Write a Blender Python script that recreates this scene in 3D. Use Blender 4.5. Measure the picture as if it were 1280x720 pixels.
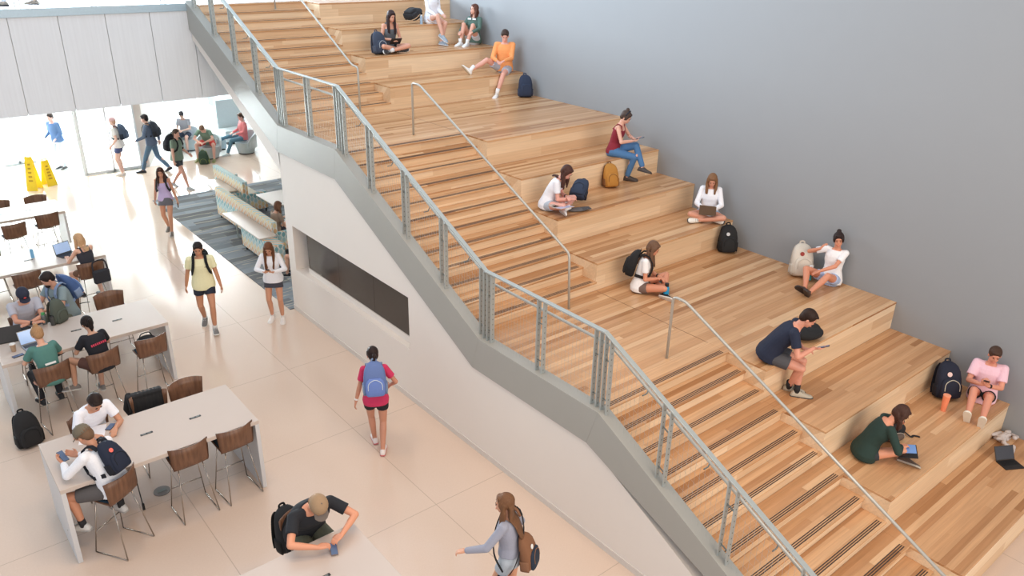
import bpy, math, random, zlib
import numpy as np
from mathutils import Vector, Matrix, noise
D = bpy.data
SC = bpy.context.scene
COL = SC.collection
R = math.radians
PI = math.pi
random.seed(7)
for _o in list(D.objects): D.objects.remove(_o)

# ------------------------------------------------------------------ camera
CAM = (-8.322, -4.773, 6.936)
_f, _p, _yw, _rl = 989.6, 0.42013, 0.6955, 0.0213
_cy, _sy, _cp, _sp = math.cos(_yw), math.sin(_yw), math.cos(_p), math.sin(_p)
_fw = Vector((_sy*_cp, _cy*_cp, -_sp)); _rt = Vector((_cy, -_sy, 0)); _up = _rt.cross(_fw)
_r2 = math.cos(_rl)*_rt + math.sin(_rl)*_up
_u2 = -math.sin(_rl)*_rt + math.cos(_rl)*_up
cd = D.cameras.new('camera'); cam = D.objects.new('camera', cd); COL.objects.link(cam)
cam.matrix_world = Matrix(((_r2.x, _u2.x, -_fw.x, CAM[0]), (_r2.y, _u2.y, -_fw.y, CAM[1]), (_r2.z, _u2.z, -_fw.z, CAM[2]), (0, 0, 0, 1)))
cd.sensor_width = 36; cd.lens = _f/1280*36; cd.clip_start = .05; cd.clip_end = 300
SC.camera = cam

# ------------------------------------------------------------------ world, lights, exposure
SC.view_settings.view_transform = 'Standard'; SC.view_settings.look = 'None'
SC.view_settings.gamma = 1; SC.view_settings.use_curve_mapping = False
SC.view_settings.exposure = 0.0
W = D.worlds.new('world'); SC.world = W; W.use_nodes = True
wn = W.node_tree.nodes; wl = W.node_tree.links
bg = wn['Background']; bg.inputs['Color'].default_value = (0.84, 0.95, 1.08, 1); bg.inputs['Strength'].default_value = .80

def area(name, loc, rot, sx, sy, power, color, spread=180):
    l = D.lights.new(name, 'AREA'); l.shape = 'RECTANGLE'; l.size = sx; l.size_y = sy
    l.energy = power; l.color = color; l.spread = R(spread)
    o = D.objects.new(name, l); COL.objects.link(o); o.location = loc; o.rotation_euler = rot
    return o
# daylight entering through the tall glazing behind the lounge, and from the glazed upper floor
area('window_daylight', (-3.0, 29.0, 2.6), (R(-90), 0, 0), 22, 5.0, 11000, (.93, .97, 1.0))
area('upper_window_daylight', (-2.0, 30.0, 9.5), (R(-75), 0, 0), 22, 6.0, 13000, (.82, .92, 1.0))
# unseen added cool fills: one aimed at the upper grey wall, one from overhead
area('upper_wall_fill', (-8.5, 9.0, 10.5), (R(90), 0, R(-90)), 12, 3.0, 640, (.66, .84, 1.0), 84)
area('overhead_fill', (-1.0, 12.0, 13.5), (0, 0, 0), 8, 9, 350, (.72, .87, 1.0))
# warm fill added behind the viewpoint to brighten the stair risers
area('riser_front_fill', (-3.0, -13.0, 6.5), (R(82), 0, 0), 15, 7.0, 1250, (1.0, .84, .68))
# warm ceiling luminaires of the atrium, over the study tables and the lower stair
for (lx, ly) in ((-6.5, -1.5), (-4.0, 1.5), (-6.5, 4.0), (-2.5, -2.5)):
    area('ceiling_luminaire', (lx, ly, 10.5), (0, 0, 0), 1.2, 1.2, 128, (1.0, .70, .44))

# ------------------------------------------------------------------ materials
MC = {}
def lin(c):
    return tuple((v/255/12.92 if v/255 <= .04045 else ((v/255+.055)/1.055)**2.4) for v in c)
def _new(name):
    m = D.materials.new(name); m.use_nodes = True
    return m, m.node_tree.nodes, m.node_tree.links, m.node_tree.nodes['Principled BSDF']
def mat(name, col, rough=.6, metal=0.0, var=.08, scale=30, bump=0.0, stretch=(1, 1, 1), coat=0, emit=None, spec=.5):
    """plain procedural material: a base colour with a fine noise variation and optional bump (col in sRGB 0-255)"""
    key = name
    if key in MC: return MC[key]
    m, n, l, b = _new(name)
    c = lin(col)
    tc = n.new('ShaderNodeTexCoord'); mp = n.new('ShaderNodeMapping'); mp.inputs['Scale'].default_value = stretch
    l.new(tc.outputs['Object'], mp.inputs['Vector'])
    nz = n.new('ShaderNodeTexNoise'); nz.inputs['Scale'].default_value = scale; nz.inputs['Detail'].default_value = 3
    l.new(mp.outputs['Vector'], nz.inputs['Vector'])
    rp = n.new('ShaderNodeMix'); rp.data_type = 'RGBA'
    rp.inputs['A'].default_value = (*[v*(1-var) for v in c], 1); rp.inputs['B'].default_value = (*[min(1, v*(1+var)) for v in c], 1)
    l.new(nz.outputs['Fac'], rp.inputs['Factor']); l.new(rp.outputs['Result'], b.inputs['Base Color'])
    b.inputs['Roughness'].default_value = rough; b.inputs['Metallic'].default_value = metal
    b.inputs['Specular IOR Level'].default_value = spec
    if coat: b.inputs['Coat Weight'].default_value = coat
    if bump:
        bp = n.new('ShaderNodeBump'); bp.inputs['Strength'].default_value = bump; bp.inputs['Distance'].default_value = .01
        l.new(nz.outputs['Fac'], bp.inputs['Height']); l.new(bp.outputs['Normal'], b.inputs['Normal'])
    if emit:
        b.inputs['Emission Color'].default_value = (*lin(emit[0]), 1); b.inputs['Emission Strength'].default_value = emit[1]
    MC[key] = m
    return m

def math_node(n, l, op, a, b=None):
    k = n.new('ShaderNodeMath'); k.operation = op
    for i, v in enumerate((a, b)):
        if v is None: continue
        if hasattr(v, 'default_value') or hasattr(v, 'links'): l.new(v, k.inputs[i])
        else: k.inputs[i].default_value = v
    return k.outputs[0]

def plank_mat(name, w, seglen, cols, rough=.3, grain=.12, vaxis='yz', spec=.4):
    """floor boards running along x: every board and every length of board has a tone of its own"""
    m, n, l, b = _new(name)
    g = n.new('ShaderNodeNewGeometry'); sp = n.new('ShaderNodeSeparateXYZ'); l.new(g.outputs['Position'], sp.inputs[0])
    v = math_node(n, l, 'ADD', sp.outputs['Y'], sp.outputs['Z'])
    v = math_node(n, l, 'DIVIDE', v, w)
    row = math_node(n, l, 'FLOOR', v)
    wn1 = n.new('ShaderNodeTexWhiteNoise'); wn1.noise_dimensions = '1D'; l.new(row, wn1.inputs['W'])
    u = math_node(n, l, 'DIVIDE', sp.outputs['X'], seglen)
    u = math_node(n, l, 'ADD', u, math_node(n, l, 'MULTIPLY', wn1.outputs['Value'], 7.0))
    seg = math_node(n, l, 'FLOOR', u)
    cb = n.new('ShaderNodeCombineXYZ'); l.new(row, cb.inputs[0]); l.new(seg, cb.inputs[1])
    wn2 = n.new('ShaderNodeTexWhiteNoise'); wn2.noise_dimensions = '2D'; l.new(cb.outputs[0], wn2.inputs['Vector'])
    cr = n.new('ShaderNodeValToRGB'); el = cr.color_ramp.elements
    for i, (p, c) in enumerate(cols):
        e = el[i] if i < 2 else el.new(p)
        e.position = p; e.color = (*lin(c), 1)
    cr.color_ramp.interpolation = 'LINEAR'
    l.new(wn2.outputs['Value'], cr.inputs['Fac'])
    # grain
    mp = n.new('ShaderNodeMapping'); mp.inputs['Scale'].default_value = (1.4, 34, 34)
    l.new(g.outputs['Position'], mp.inputs['Vector'])
    off = n.new('ShaderNodeVectorMath'); off.operation = 'ADD'; l.new(mp.outputs[0], off.inputs[0]); l.new(wn2.outputs['Color'], off.inputs[1])
    nz = n.new('ShaderNodeTexNoise'); nz.inputs['Scale'].default_value = 1.0; nz.inputs['Detail'].default_value = 4
    l.new(off.outputs[0], nz.inputs['Vector'])
    hsv = n.new('ShaderNodeHueSaturation'); l.new(cr.outputs['Color'], hsv.inputs['Color'])
    val = math_node(n, l, 'ADD', math_node(n, l, 'MULTIPLY', math_node(n, l, 'SUBTRACT', nz.outputs['Fac'], .5), grain*3), 1.0)
    # thin joint between boards
    fr = math_node(n, l, 'FRACT', v)
    jt = math_node(n, l, 'GREATER_THAN', fr, .965)
    val = math_node(n, l, 'SUBTRACT', val, math_node(n, l, 'MULTIPLY', jt, .10))
    l.new(val, hsv.inputs['Value'])
    l.new(hsv.outputs['Color'], b.inputs['Base Color'])
    b.inputs['Roughness'].default_value = rough; b.inputs['Specular IOR Level'].default_value = spec
    MC[name] = m
    return m

M_WOOD = plank_mat('oak_boards', .083, 2.7, [(0, (162, 114, 74)), (.12, (182, 134, 93)), (.45, (197, 151, 109)), (.85, (208, 164, 122)), (1, (218, 179, 139))], rough=.27, grain=.16)
M_RISER = plank_mat('oak_riser_boards_lit', .153, 2.4, [(0, (214, 178, 140)), (.4, (224, 192, 155)), (1, (237, 210, 176))], rough=.38, grain=.12)  # paler than the tread oak: frontal light put into the riser colour
M_STRIP = mat('dark_grip_strip', (62, 48, 42), .7)
M_GREY = mat('grey_paint', (147, 150, 153), .75, var=.015, scale=3)
M_WHITE = mat('white_paint', (230, 221, 212), .7, var=.01, scale=3)
M_STRINGER = mat('grey_steel_paint', (160, 158, 151), .45, var=.02, scale=6)
M_STEEL = mat('galvanised_steel', (176, 182, 180), .38, .35, var=.05)
M_STEELD = mat('dark_steel_plate', (120, 124, 120), .45, .4)
M_PIPE = mat('brushed_pipe', (186, 184, 176), .35, .3)
M_CHROME = mat('chrome_rod', (170, 160, 150), .22, .9)
M_CAP = mat('pale_blue_metal_cap', (168, 188, 200), .35, .3)
M_TABLE = mat('white_laminate', (197, 182, 171), .35, var=.01, scale=4)
M_TEND = mat('white_laminate_edge', (206, 205, 205), .35, var=.01)
M_BLACK = mat('black_plastic', (22, 22, 24), .4)
M_SCREEN = mat('dark_display_glass', (44, 38, 34), .22, spec=.6)
M_CUSH = mat('dark_teal_cushion', (24, 50, 66), .8, bump=.2, scale=80)
M_TEXTW = mat('white_mark', (225, 225, 225), .6)

def walnut():
    m, n, l, b = _new('walnut_veneer')
    tc = n.new('ShaderNodeTexCoord'); mp = n.new('ShaderNodeMapping'); mp.inputs['Scale'].default_value = (30, 30, 2)
    l.new(tc.outputs['Object'], mp.inputs['Vector'])
    nz = n.new('ShaderNodeTexNoise'); nz.inputs['Scale'].default_value = 1; nz.inputs['Detail'].default_value = 4; l.new(mp.outputs[0], nz.inputs['Vector'])
    cr = n.new('ShaderNodeValToRGB'); cr.color_ramp.elements[0].position = .3; cr.color_ramp.elements[1].position = .7
    cr.color_ramp.elements[0].color = (*lin((92, 62, 44)), 1); cr.color_ramp.elements[1].color = (*lin((126, 88, 64)), 1)
    l.new(nz.outputs['Fac'], cr.inputs['Fac']); l.new(cr.outputs['Color'], b.inputs['Base Color']); b.inputs['Roughness'].default_value = .4
    return m
M_WALNUT = walnut()

def terrazzo():
    m, n, l, b = _new('polished_terrazzo')
    g = n.new('ShaderNodeNewGeometry'); sp = n.new('ShaderNodeSeparateXYZ'); l.new(g.outputs['Position'], sp.inputs[0])
    nz = n.new('ShaderNodeTexNoise'); nz.inputs['Scale'].default_value = 55; nz.inputs['Detail'].default_value = 5; l.new(g.outputs['Position'], nz.inputs['Vector'])
    n2 = n.new('ShaderNodeTexNoise'); n2.inputs['Scale'].default_value = .7; n2.inputs['Detail'].default_value = 3; l.new(g.outputs['Position'], n2.inputs['Vector'])
    mix = n.new('ShaderNodeMix'); mix.data_type = 'RGBA'; mix.inputs['A'].default_value = (*lin((205, 182, 164)), 1); mix.inputs['B'].default_value = (*lin((222, 202, 186)), 1)
    f = math_node(n, l, 'ADD', math_node(n, l, 'MULTIPLY', nz.outputs['Fac'], .6), math_node(n, l, 'MULTIPLY', n2.outputs['Fac'], .4))
    l.new(f, mix.inputs['Factor'])
    # metal divider joints of the slab grid
    def joint(axis, off, pitch):
        t = math_node(n, l, 'FRACT', math_node(n, l, 'DIVIDE', math_node(n, l, 'SUBTRACT', sp.outputs[axis], off-pitch*40-.006), pitch))
        return math_node(n, l, 'LESS_THAN', t, .011/pitch)
    j = math_node(n, l, 'MAXIMUM', joint('X', -3.65, 2.52), joint('Y', 2.3, 2.25))
    m2 = n.new('ShaderNodeMix'); m2.data_type = 'RGBA'; l.new(math_node(n, l, 'MULTIPLY', j, .38), m2.inputs['Factor'])
    l.new(mix.outputs['Result'], m2.inputs['A']); m2.inputs['B'].default_value = (*lin((130, 112, 96)), 1)
    l.new(m2.outputs['Result'], b.inputs['Base Color'])
    b.inputs['Roughness'].default_value = .13; b.inputs['Specular IOR Level'].default_value = .5
    return m
M_FLOOR = terrazzo()

def carpet():
    m, n, l, b = _new('striped_carpet_planks')
    g = n.new('ShaderNodeNewGeometry'); sp = n.new('ShaderNodeSeparateXYZ'); l.new(g.outputs['Position'], sp.inputs[0])
    row = math_node(n, l, 'FLOOR', math_node(n, l, 'DIVIDE', sp.outputs['Y'], .25))
    w1 = n.new('ShaderNodeTexWhiteNoise'); w1.noise_dimensions = '1D'; l.new(row, w1.inputs['W'])
    seg = math_node(n, l, 'FLOOR', math_node(n, l, 'ADD', math_node(n, l, 'DIVIDE', sp.outputs['X'], 1.0), math_node(n, l, 'MULTIPLY', w1.outputs['Value'], 5)))
    cb = n.new('ShaderNodeCombineXYZ'); l.new(row, cb.inputs[0]); l.new(seg, cb.inputs[1])
    w2 = n.new('ShaderNodeTexWhiteNoise'); w2.noise_dimensions = '2D'; l.new(cb.outputs[0], w2.inputs['Vector'])
    cr = n.new('ShaderNodeValToRGB'); e = cr.color_ramp.elements
    e[0].position = 0; e[0].color = (*lin((96, 96, 98)), 1); e[1].position = 1; e[1].color = (*lin((146, 155, 163)), 1)
    x = e.new(.5); x.color = (*lin((116, 122, 129)), 1)
    l.new(w2.outputs['Value'], cr.inputs['Fac'])
    mp = n.new('ShaderNodeMapping'); mp.inputs['Scale'].default_value = (.9, 17, 1); l.new(g.outputs['Position'], mp.inputs['Vector'])
    ad = n.new('ShaderNodeVectorMath'); ad.operation = 'ADD'; l.new(mp.outputs[0], ad.inputs[0]); l.new(w2.outputs['Color'], ad.inputs[1])
    nz = n.new('ShaderNodeTexNoise'); nz.inputs['Scale'].default_value = 1; nz.inputs['Detail'].default_value = 2; l.new(ad.outputs[0], nz.inputs['Vector'])
    st = n.new('ShaderNodeValToRGB'); st.color_ramp.elements[0].position = .60; st.color_ramp.elements[1].position = .66
    l.new(nz.outputs['Fac'], st.inputs['Fac'])
    mx = n.new('ShaderNodeMix'); mx.data_type = 'RGBA'; l.new(st.outputs['Color'], mx.inputs['Factor']); l.new(cr.outputs['Color'], mx.inputs['A']); mx.inputs['B'].default_value = (*lin((176, 170, 156)), 1)
    l.new(mx.outputs['Result'], b.inputs['Base Color']); b.inputs['Roughness'].default_value = .95
    return m
M_CARPET = carpet()

def fascia_mat():
    m, n, l, b = _new('pale_veneer_panels')
    g = n.new('ShaderNodeNewGeometry')
    mp = n.new('ShaderNodeMapping'); mp.inputs['Scale'].default_value = (22, 22, .8); l.new(g.outputs['Position'], mp.inputs['Vector'])
    nz = n.new('ShaderNodeTexNoise'); nz.inputs['Scale'].default_value = 1; nz.inputs['Detail'].default_value = 3; l.new(mp.outputs[0], nz.inputs['Vector'])
    mix = n.new('ShaderNodeMix'); mix.data_type = 'RGBA'; mix.inputs['A'].default_value = (*lin((216, 219, 223)), 1); mix.inputs['B'].default_value = (*lin((231, 235, 239)), 1)
    l.new(nz.outputs['Fac'], mix.inputs['Factor']); l.new(mix.outputs['Result'], b.inputs['Base Color']); b.inputs['Roughness'].default_value = .5
    return m
M_FASCIA = fascia_mat()

def glass_mat():
    m, n, l, b = _new('clear_glass')
    n.remove(b)
    tr = n.new('ShaderNodeBsdfTransparent'); tr.inputs[0].default_value = (.93, .97, .97, 1)
    gl = n.new('ShaderNodeBsdfGlossy'); gl.inputs['Roughness'].default_value = .02
    mx = n.new('ShaderNodeMixShader'); mx.inputs[0].default_value = .05
    l.new(tr.outputs[0], mx.inputs[1]); l.new(gl.outputs[0], mx.inputs[2]); l.new(mx.outputs[0], n['Material Output'].inputs[0])
    return m
M_GLASS = glass_mat()

def sofa_mat():
    m, n, l, b = _new('patterned_sofa_fabric')
    g = n.new('ShaderNodeNewGeometry'); sp = n.new('ShaderNodeSeparateXYZ'); l.new(g.outputs['Position'], sp.inputs[0])
    h = math_node(n, l, 'ADD', sp.outputs['X'], sp.outputs['Y'])
    # columns of upright leaves, each row of leaves in its own colour
    u = math_node(n, l, 'DIVIDE', h, .095); colm = math_node(n, l, 'FLOOR', u)
    fu = math_node(n, l, 'SUBTRACT', math_node(n, l, 'FRACT', u), .5)
    v = math_node(n, l, 'ADD', math_node(n, l, 'DIVIDE', sp.outputs['Z'], .125), math_node(n, l, 'MULTIPLY', math_node(n, l, 'FLOORED_MODULO', colm, 2.0), .5))
    row = math_node(n, l, 'FLOOR', v); fv = math_node(n, l, 'SUBTRACT', math_node(n, l, 'FRACT', v), .5)
    d = math_node(n, l, 'ADD', math_node(n, l, 'MULTIPLY', math_node(n, l, 'ABSOLUTE', fu), 2.0), math_node(n, l, 'MULTIPLY', math_node(n, l, 'MULTIPLY', fv, fv), 3.2))
    leaf = math_node(n, l, 'LESS_THAN', d, .86)
    k = math_node(n, l, 'FRACT', math_node(n, l, 'MULTIPLY', math_node(n, l, 'ADD', row, .5), .25))
    cr = n.new('ShaderNodeValToRGB'); cr.color_ramp.interpolation = 'CONSTANT'; e = cr.color_ramp.elements
    e[0].position = 0; e[0].color = (*lin((120, 168, 174)), 1); e[1].position = .25; e[1].color = (*lin((214, 168, 124)), 1)
    for p, c in ((.5, (218, 196, 150)), (.75, (160, 192, 194))):
        q = e.new(p); q.color = (*lin(c), 1)
    l.new(k, cr.inputs['Fac'])
    mx = n.new('ShaderNodeMix'); mx.data_type = 'RGBA'; l.new(leaf, mx.inputs['Factor']); l.new(cr.outputs['Color'], mx.inputs['B'])
    mx.inputs['A'].default_value = (*lin((208, 209, 204)), 1)
    l.new(mx.outputs['Result'], b.inputs['Base Color']); b.inputs['Roughness'].default_value = .9
    return m
M_SOFA = sofa_mat()

# ------------------------------------------------------------------ mesh helpers
class G:
    def __init__(s): s.v = []; s.f = []
    def add(s, vs, fs):
        o = len(s.v); s.v += [tuple(p) for p in vs]; s.f += [tuple(i+o for i in q) for q in fs]
        return s
    def box(s, x0, y0, z0, x1, y1, z1):
        x0, x1 = sorted((x0, x1)); y0, y1 = sorted((y0, y1)); z0, z1 = sorted((z0, z1))
        return s.add([(x0, y0, z0), (x1, y0, z0), (x1, y1, z0), (x0, y1, z0), (x0, y0, z1), (x1, y0, z1), (x1, y1, z1), (x0, y1, z1)],
                     [(0, 3, 2, 1), (4, 5, 6, 7), (0, 1, 5, 4), (1, 2, 6, 5), (2, 3, 7, 6), (3, 0, 4, 7)])
    def obox(s, c, ax, ay, az):
        """box with centre c and half-vectors ax ay az"""
        c, ax, ay, az = map(Vector, (c, ax, ay, az)); vs = []
        for k in (-1, 1):
            for (i, j) in ((-1, -1), (1, -1), (1, 1), (-1, 1)): vs.append(c+ax*i+ay*j+az*k)
        return s.add(vs, [(0, 3, 2, 1), (4, 5, 6, 7), (0, 1, 5, 4), (1, 2, 6, 5), (2, 3, 7, 6), (3, 0, 4, 7)])
    def prism(s, pts, axis, a, b):
        """extrude a polygon given in the two other axes along axis from a to b"""
        n = len(pts); vs = []
        for t in (a, b):
            for (p, q) in pts:
                vs.append((t, p, q) if axis == 0 else ((p, t, q) if axis == 1 else (p, q, t)))
        fs = [tuple(range(n))[::-1], tuple(range(n, 2*n))] + [(i, (i+1) % n, n+(i+1) % n, n+i) for i in range(n)]
        return s.add(vs, fs)
    def loft(s, rings, cap=True):
        n = len(rings[0]); o = len(s.v)
        for r in rings: s.v += [tuple(p) for p in r]
        for k in range(len(rings)-1):
            for i in range(n):
                j = (i+1) % n; s.f.append((o+k*n+i, o+k*n+j, o+(k+1)*n+j, o+(k+1)*n+i))
        if cap:
            s.f.append(tuple(o+i for i in range(n))[::-1]); s.f.append(tuple(o+(len(rings)-1)*n+i for i in range(n)))
        return s
    def tube(s, pts, r, n=8):
        pts = [Vector(p) for p in pts]; rs = r if isinstance(r, (list, tuple)) else [r]*len(pts)
        rings = []; ref = None
        for i, p in enumerate(pts):
            d = (pts[min(i+1, len(pts)-1)]-pts[max(i-1, 0)]).normalized()
            if ref is None:
                ref = d.orthogonal().normalized()
            ref = (ref-d*ref.dot(d)).normalized(); b = d.cross(ref)
            rings.append([p+(ref*math.cos(2*PI*k/n)+b*math.sin(2*PI*k/n))*rs[i] for k in range(n)])
        return s.loft(rings)
    def ribbon(s, pts, nrm, w, t):
        """flat strap along pts; nrm = list of face normals"""
        pts = [Vector(p) for p in pts]; rings = []
        for i, p in enumerate(pts):
            d = (pts[min(i+1, len(pts)-1)]-pts[max(i-1, 0)]).normalized()
            nn = Vector(nrm[i] if isinstance(nrm, list) else nrm); nn = (nn-d*nn.dot(d)).normalized(); b = d.cross(nn)
            rings.append([p+b*w/2*a+nn*t/2*c for a, c in ((-1, -1), (1, -1), (1, 1), (-1, 1))])
        return s.loft(rings)
    def ell(s, c, rx, ry, rz, M=None, nu=14, nv=9):
        c = Vector(c); vs = []
        ax = M if M else (Vector((1, 0, 0)), Vector((0, 1, 0)), Vector((0, 0, 1)))
        rings = []
        for j in range(1, nv):
            t = PI*j/nv
            rings.append([c+ax[0]*rx*math.sin(t)*math.cos(2*PI*i/nu)+ax[1]*ry*math.sin(t)*math.sin(2*PI*i/nu)-ax[2]*rz*math.cos(t) for i in range(nu)])
        o = len(s.v)
        s.loft(rings, cap=False)
        s.v.append(tuple(c-ax[2]*rz)); s.v.append(tuple(c+ax[2]*rz)); b = len(s.v)-2
        last = o+(nv-2)*nu
        for i in range(nu):
            j = (i+1) % nu; s.f.append((b, o+j, o+i)); s.f.append((b+1, last+i, last+j))
        return s
    def cyl(s, c, r, h, n=20, r2=None):
        c = Vector(c); r2 = r if r2 is None else r2
        return s.loft([[c+Vector((q*math.cos(2*PI*i/n), q*math.sin(2*PI*i/n), z)) for i in range(n)] for q, z in ((r, 0), (r2, h))])
    def xf(s, M):
        s.v = [tuple(M @ Vector(p)) for p in s.v]; return s

def mesh_of(g, name, smooth=False):
    me = D.meshes.new(name); me.from_pydata(g.v, [], g.f); me.validate()
    if smooth: me.polygons.foreach_set('use_smooth', [True]*len(me.polygons))
    me.update(); return me
def obj(name, g, m, parent=None, smooth=False, bevel=0, loc=None, rot=None, flip=True):
    me = mesh_of(g, name, smooth)
    if flip:
        import bmesh
        b = bmesh.new(); b.from_mesh(me); bmesh.ops.recalc_face_normals(b, faces=b.faces); b.to_mesh(me); b.free()
    for mm in (m if isinstance(m, (list, tuple)) else [m]): me.materials.append(mm)
    o = D.objects.new(name, me); COL.objects.link(o)
    if parent: o.parent = parent
    if loc: o.location = loc
    if rot: o.rotation_euler = rot
    if bevel:
        bv = o.modifiers.new('bevel', 'BEVEL'); bv.width = bevel; bv.segments = 2; bv.limit_method = 'ANGLE'; bv.angle_limit = R(40)
    return o
def tag(o, label=None, cat=None, group=None, kind=None):
    if label: o['label'] = label
    if cat: o['category'] = cat
    if group: o['group'] = group
    if kind: o['kind'] = kind
    return o
def thing(name, label, cat, loc=(0, 0, 0), rz=0, group=None):
    o = D.objects.new(name, None); o.empty_display_size = .1; COL.objects.link(o)
    o.location = loc; o.rotation_euler = (0, 0, rz)
    return tag(o, label, cat, group)
def dup(root, loc, rz, label, group=None):
    r = root.copy(); COL.objects.link(r); r.location = loc; r.rotation_euler = (0, 0, rz); r['label'] = label
    if group: r['group'] = group
    for ch in list(root.children):
        c = ch.copy(); COL.objects.link(c); c.parent = r
        for g_ in list(ch.children):
            d = g_.copy(); COL.objects.link(d); d.parent = c
    return r
def struct(name, g, m, cat='structure', label=None, **k):
    o = obj(name, g, m, **k); o['kind'] = 'structure'; o['category'] = cat
    if label: o['label'] = label
    return o
def smoothpath(pts, n=6):
    """catmull-rom resample"""
    P = [Vector(p) for p in pts]; out = []
    for i in range(len(P)-1):
        a = P[max(i-1, 0)]; b = P[i]; c = P[i+1]; d = P[min(i+2, len(P)-1)]
        for k in range(n):
            t = k/n
            out.append(.5*((2*b)+(c-a)*t+(2*a-5*b+4*c-d)*t*t+(-a+3*b-3*c+d)*t**3))
    out.append(P[-1]); return out
# ------------------------------------------------------------------ stair geometry
T, RI = .312, .1524          # tread and riser
WX = 3.46                    # right wall
SX = -2.36                   # left end of the steps
Y1, Y2 = 3.142, 9.119        # foot of the middle flight (landing back) and foot of the upper flight
Z1, Z2, Z3 = 12*RI, 24*RI, 36*RI
TOPY = 12.55

# floor and ground
struct('floor', G().box(-16, -12, -.3, 9, 21.3, 0), M_FLOOR, 'floor', 'polished beige terrazzo floor of the ground level')
struct('trim_1', G().box(-2.6, 8.98, .0, 9, 17.7, .012), M_CARPET, 'carpet', 'grey and blue striped carpet area under the patterned sofas')
M_PAVE = mat('pale_paving', (226, 226, 224), .8, scale=2)
struct('floor', G().box(-30, 21.3, -.3, 30, 60, -.01), M_PAVE, 'paving', 'pale paving outside the glass doors')
# walls
struct('wall_right', G().box(WX, -12, 0, WX+.3, 30, 13.5), M_GREY, 'wall', 'tall plain grey wall beside the wooden seating tiers')
# white side wall beneath the stair: outline in (y, z), with the display recess cut as separate pieces
def side_wall():
    g = G(); x0, x1 = -2.5, -2.1
    ry0, ry1, rz0, rz1 = 4.68, 8.72, .93, 1.83       # recess opening
    top = lambda y: (3.21 if y > 6.75 else (1.39+(y-2.99)*.4867 if y > 2.99 else (1.39 if y > .71 else max(0, 1.39+(y-.71)*.4867))))
    ys = [-2.15, .71, 2.99]
    g.prism([(-2.15, 0), (ry0, 0), (ry0, top(ry0)), (2.99, 1.39), (.71, 1.39), (-2.15, 0.0)], 0, x0, x1)
    g.prism([(ry0, 0), (ry1, 0), (ry1, rz0), (ry0, rz0)], 0, x0, x1)
    g.prism([(ry0, rz1), (ry1, rz1), (ry1, 3.21), (6.75, 3.21), (ry0, top(ry0))], 0, x0, x1)
    g.prism([(ry1, 0), (9.0, 0), (9.0, 3.21), (ry1, 3.21)], 0, x0, x1)
    # sloping soffit upstand under the upper flight
    g.prism([(9.0, 2.83), (12.85, 4.775), (12.85, 4.99), (8.96, 3.21)], 0, x0, x1)
    return g
struct('wall_left', side_wall(), M_WHITE, 'wall', 'white plastered wall under the staircase with a long display recess')
struct('wall_back', G().box(-2.1, 8.8, 0, WX, 9.0, 3.1), M_WHITE, 'wall', 'white end wall closing the space under the stair')
# underside of the upper flight
struct('ceiling', G().prism([(9.0, 2.83), (12.85, 4.775), (12.85, 4.875), (9.0, 2.95)], 0, -2.1, WX), M_WHITE, 'ceiling', 'sloping white underside of the upper flight')
struct('baseboard_left', G().box(-2.512, -1.9, 0, -2.5, 9.0, .09), mat('base_trim', (214, 206, 198), .5), 'baseboard', 'low pale base trim along the white stair wall')
# recess lining and screens
g = G(); g.box(-2.14, 4.68, .93, -2.10, 8.72, 1.83)
struct('trim_2', g, mat('recess_back', (176, 190, 200), .6), 'trim', 'pale lining at the back of the display recess')
vw = thing('display_wall', 'row of three dark flat display panels set in the recess of the white wall', 'display', (-2.36, 4.72, 1.05))
for k in range(3):
    p = obj('display_panel', G().box(-.02, k*1.225+.002, 0, .02, (k+1)*1.225-.002, .765), M_SCREEN, vw, bevel=.004)
obj('display_bracket', G().box(.02, .1, .1, .2, 3.5, .2).box(.02, .1, .55, .2, 3.5, .65), M_BLACK, vw)
obj('display_plinth', G().box(-.03, 0, -.118, .2, 3.68, -.004), M_WHITE, vw)

# stringer: grey steel band
def stringer():
    tp = [(12.9, 5.56), (8.85, 3.72), (6.67, 3.73), (2.84, 1.895), (.55, 1.895), (-3.1, .09)]
    bt = [(-3.1, -.0), (-2.15, 0.0), (.71, 1.39), (2.99, 1.39), (6.75, 3.21), (8.96, 3.21), (12.9, 5.0)]
    g = G(); n = len(tp)
    pieces = [([tp[0], tp[1]], [bt[6], bt[5]]), ([tp[1], tp[2]], [bt[5], bt[4]]), ([tp[2], tp[3]], [bt[4], bt[3]]), ([tp[3], tp[4]], [bt[3], bt[2]]), ([tp[4], tp[5]], [bt[2], bt[0]])]
    for a, b in pieces:
        g.prism([a[0], a[1], b[1], b[0]], 0, -2.54, -2.36)
    return g
st_o = obj('stair_stringer', stringer(), M_STRINGER, bevel=.004)
st_o['kind'] = 'structure'; st_o['label'] = 'grey painted steel stringer band running down the open side of the staircase'; st_o['category'] = 'stringer'

# steps
def flight(name, label, y0, z0, nstep, x1=0.0):
    t = thing(name, label, 'stairs', (0, y0, z0))
    for k in range(nstep):
        ya = k*T; zb = (k+1)*RI
        last = k == nstep-1
        g = G(); g.box(SX, ya, zb-RI, x1, ya+T if not last else ya+T, zb-.028)
        s = obj('riser', g, M_RISER, t)
        g = G(); g.box(SX, ya-.022, zb-.028, x1, ya+T, zb)
        tr = obj('tread', g, M_WOOD, t, bevel=.003)
        gs = G()
        for j in range(3): gs.box(SX+.02, ya+.012+j*.026, zb, x1-.06, ya+.024+j*.026, zb+.002)
        obj('grip_strip', gs, M_STRIP, tr)
    return t
flight('stair_flight', 'lowest flight of oak steps with dark grip strips, rising from the ground floor', 2*T-11*T, 0, 12)
flight('stair_flight', 'middle flight of oak steps between the two wooden landings', Y1, Z1, 12)
flight('stair_flight', 'upper flight of oak steps climbing to the upper floor', Y2, Z2, 12)

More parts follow.
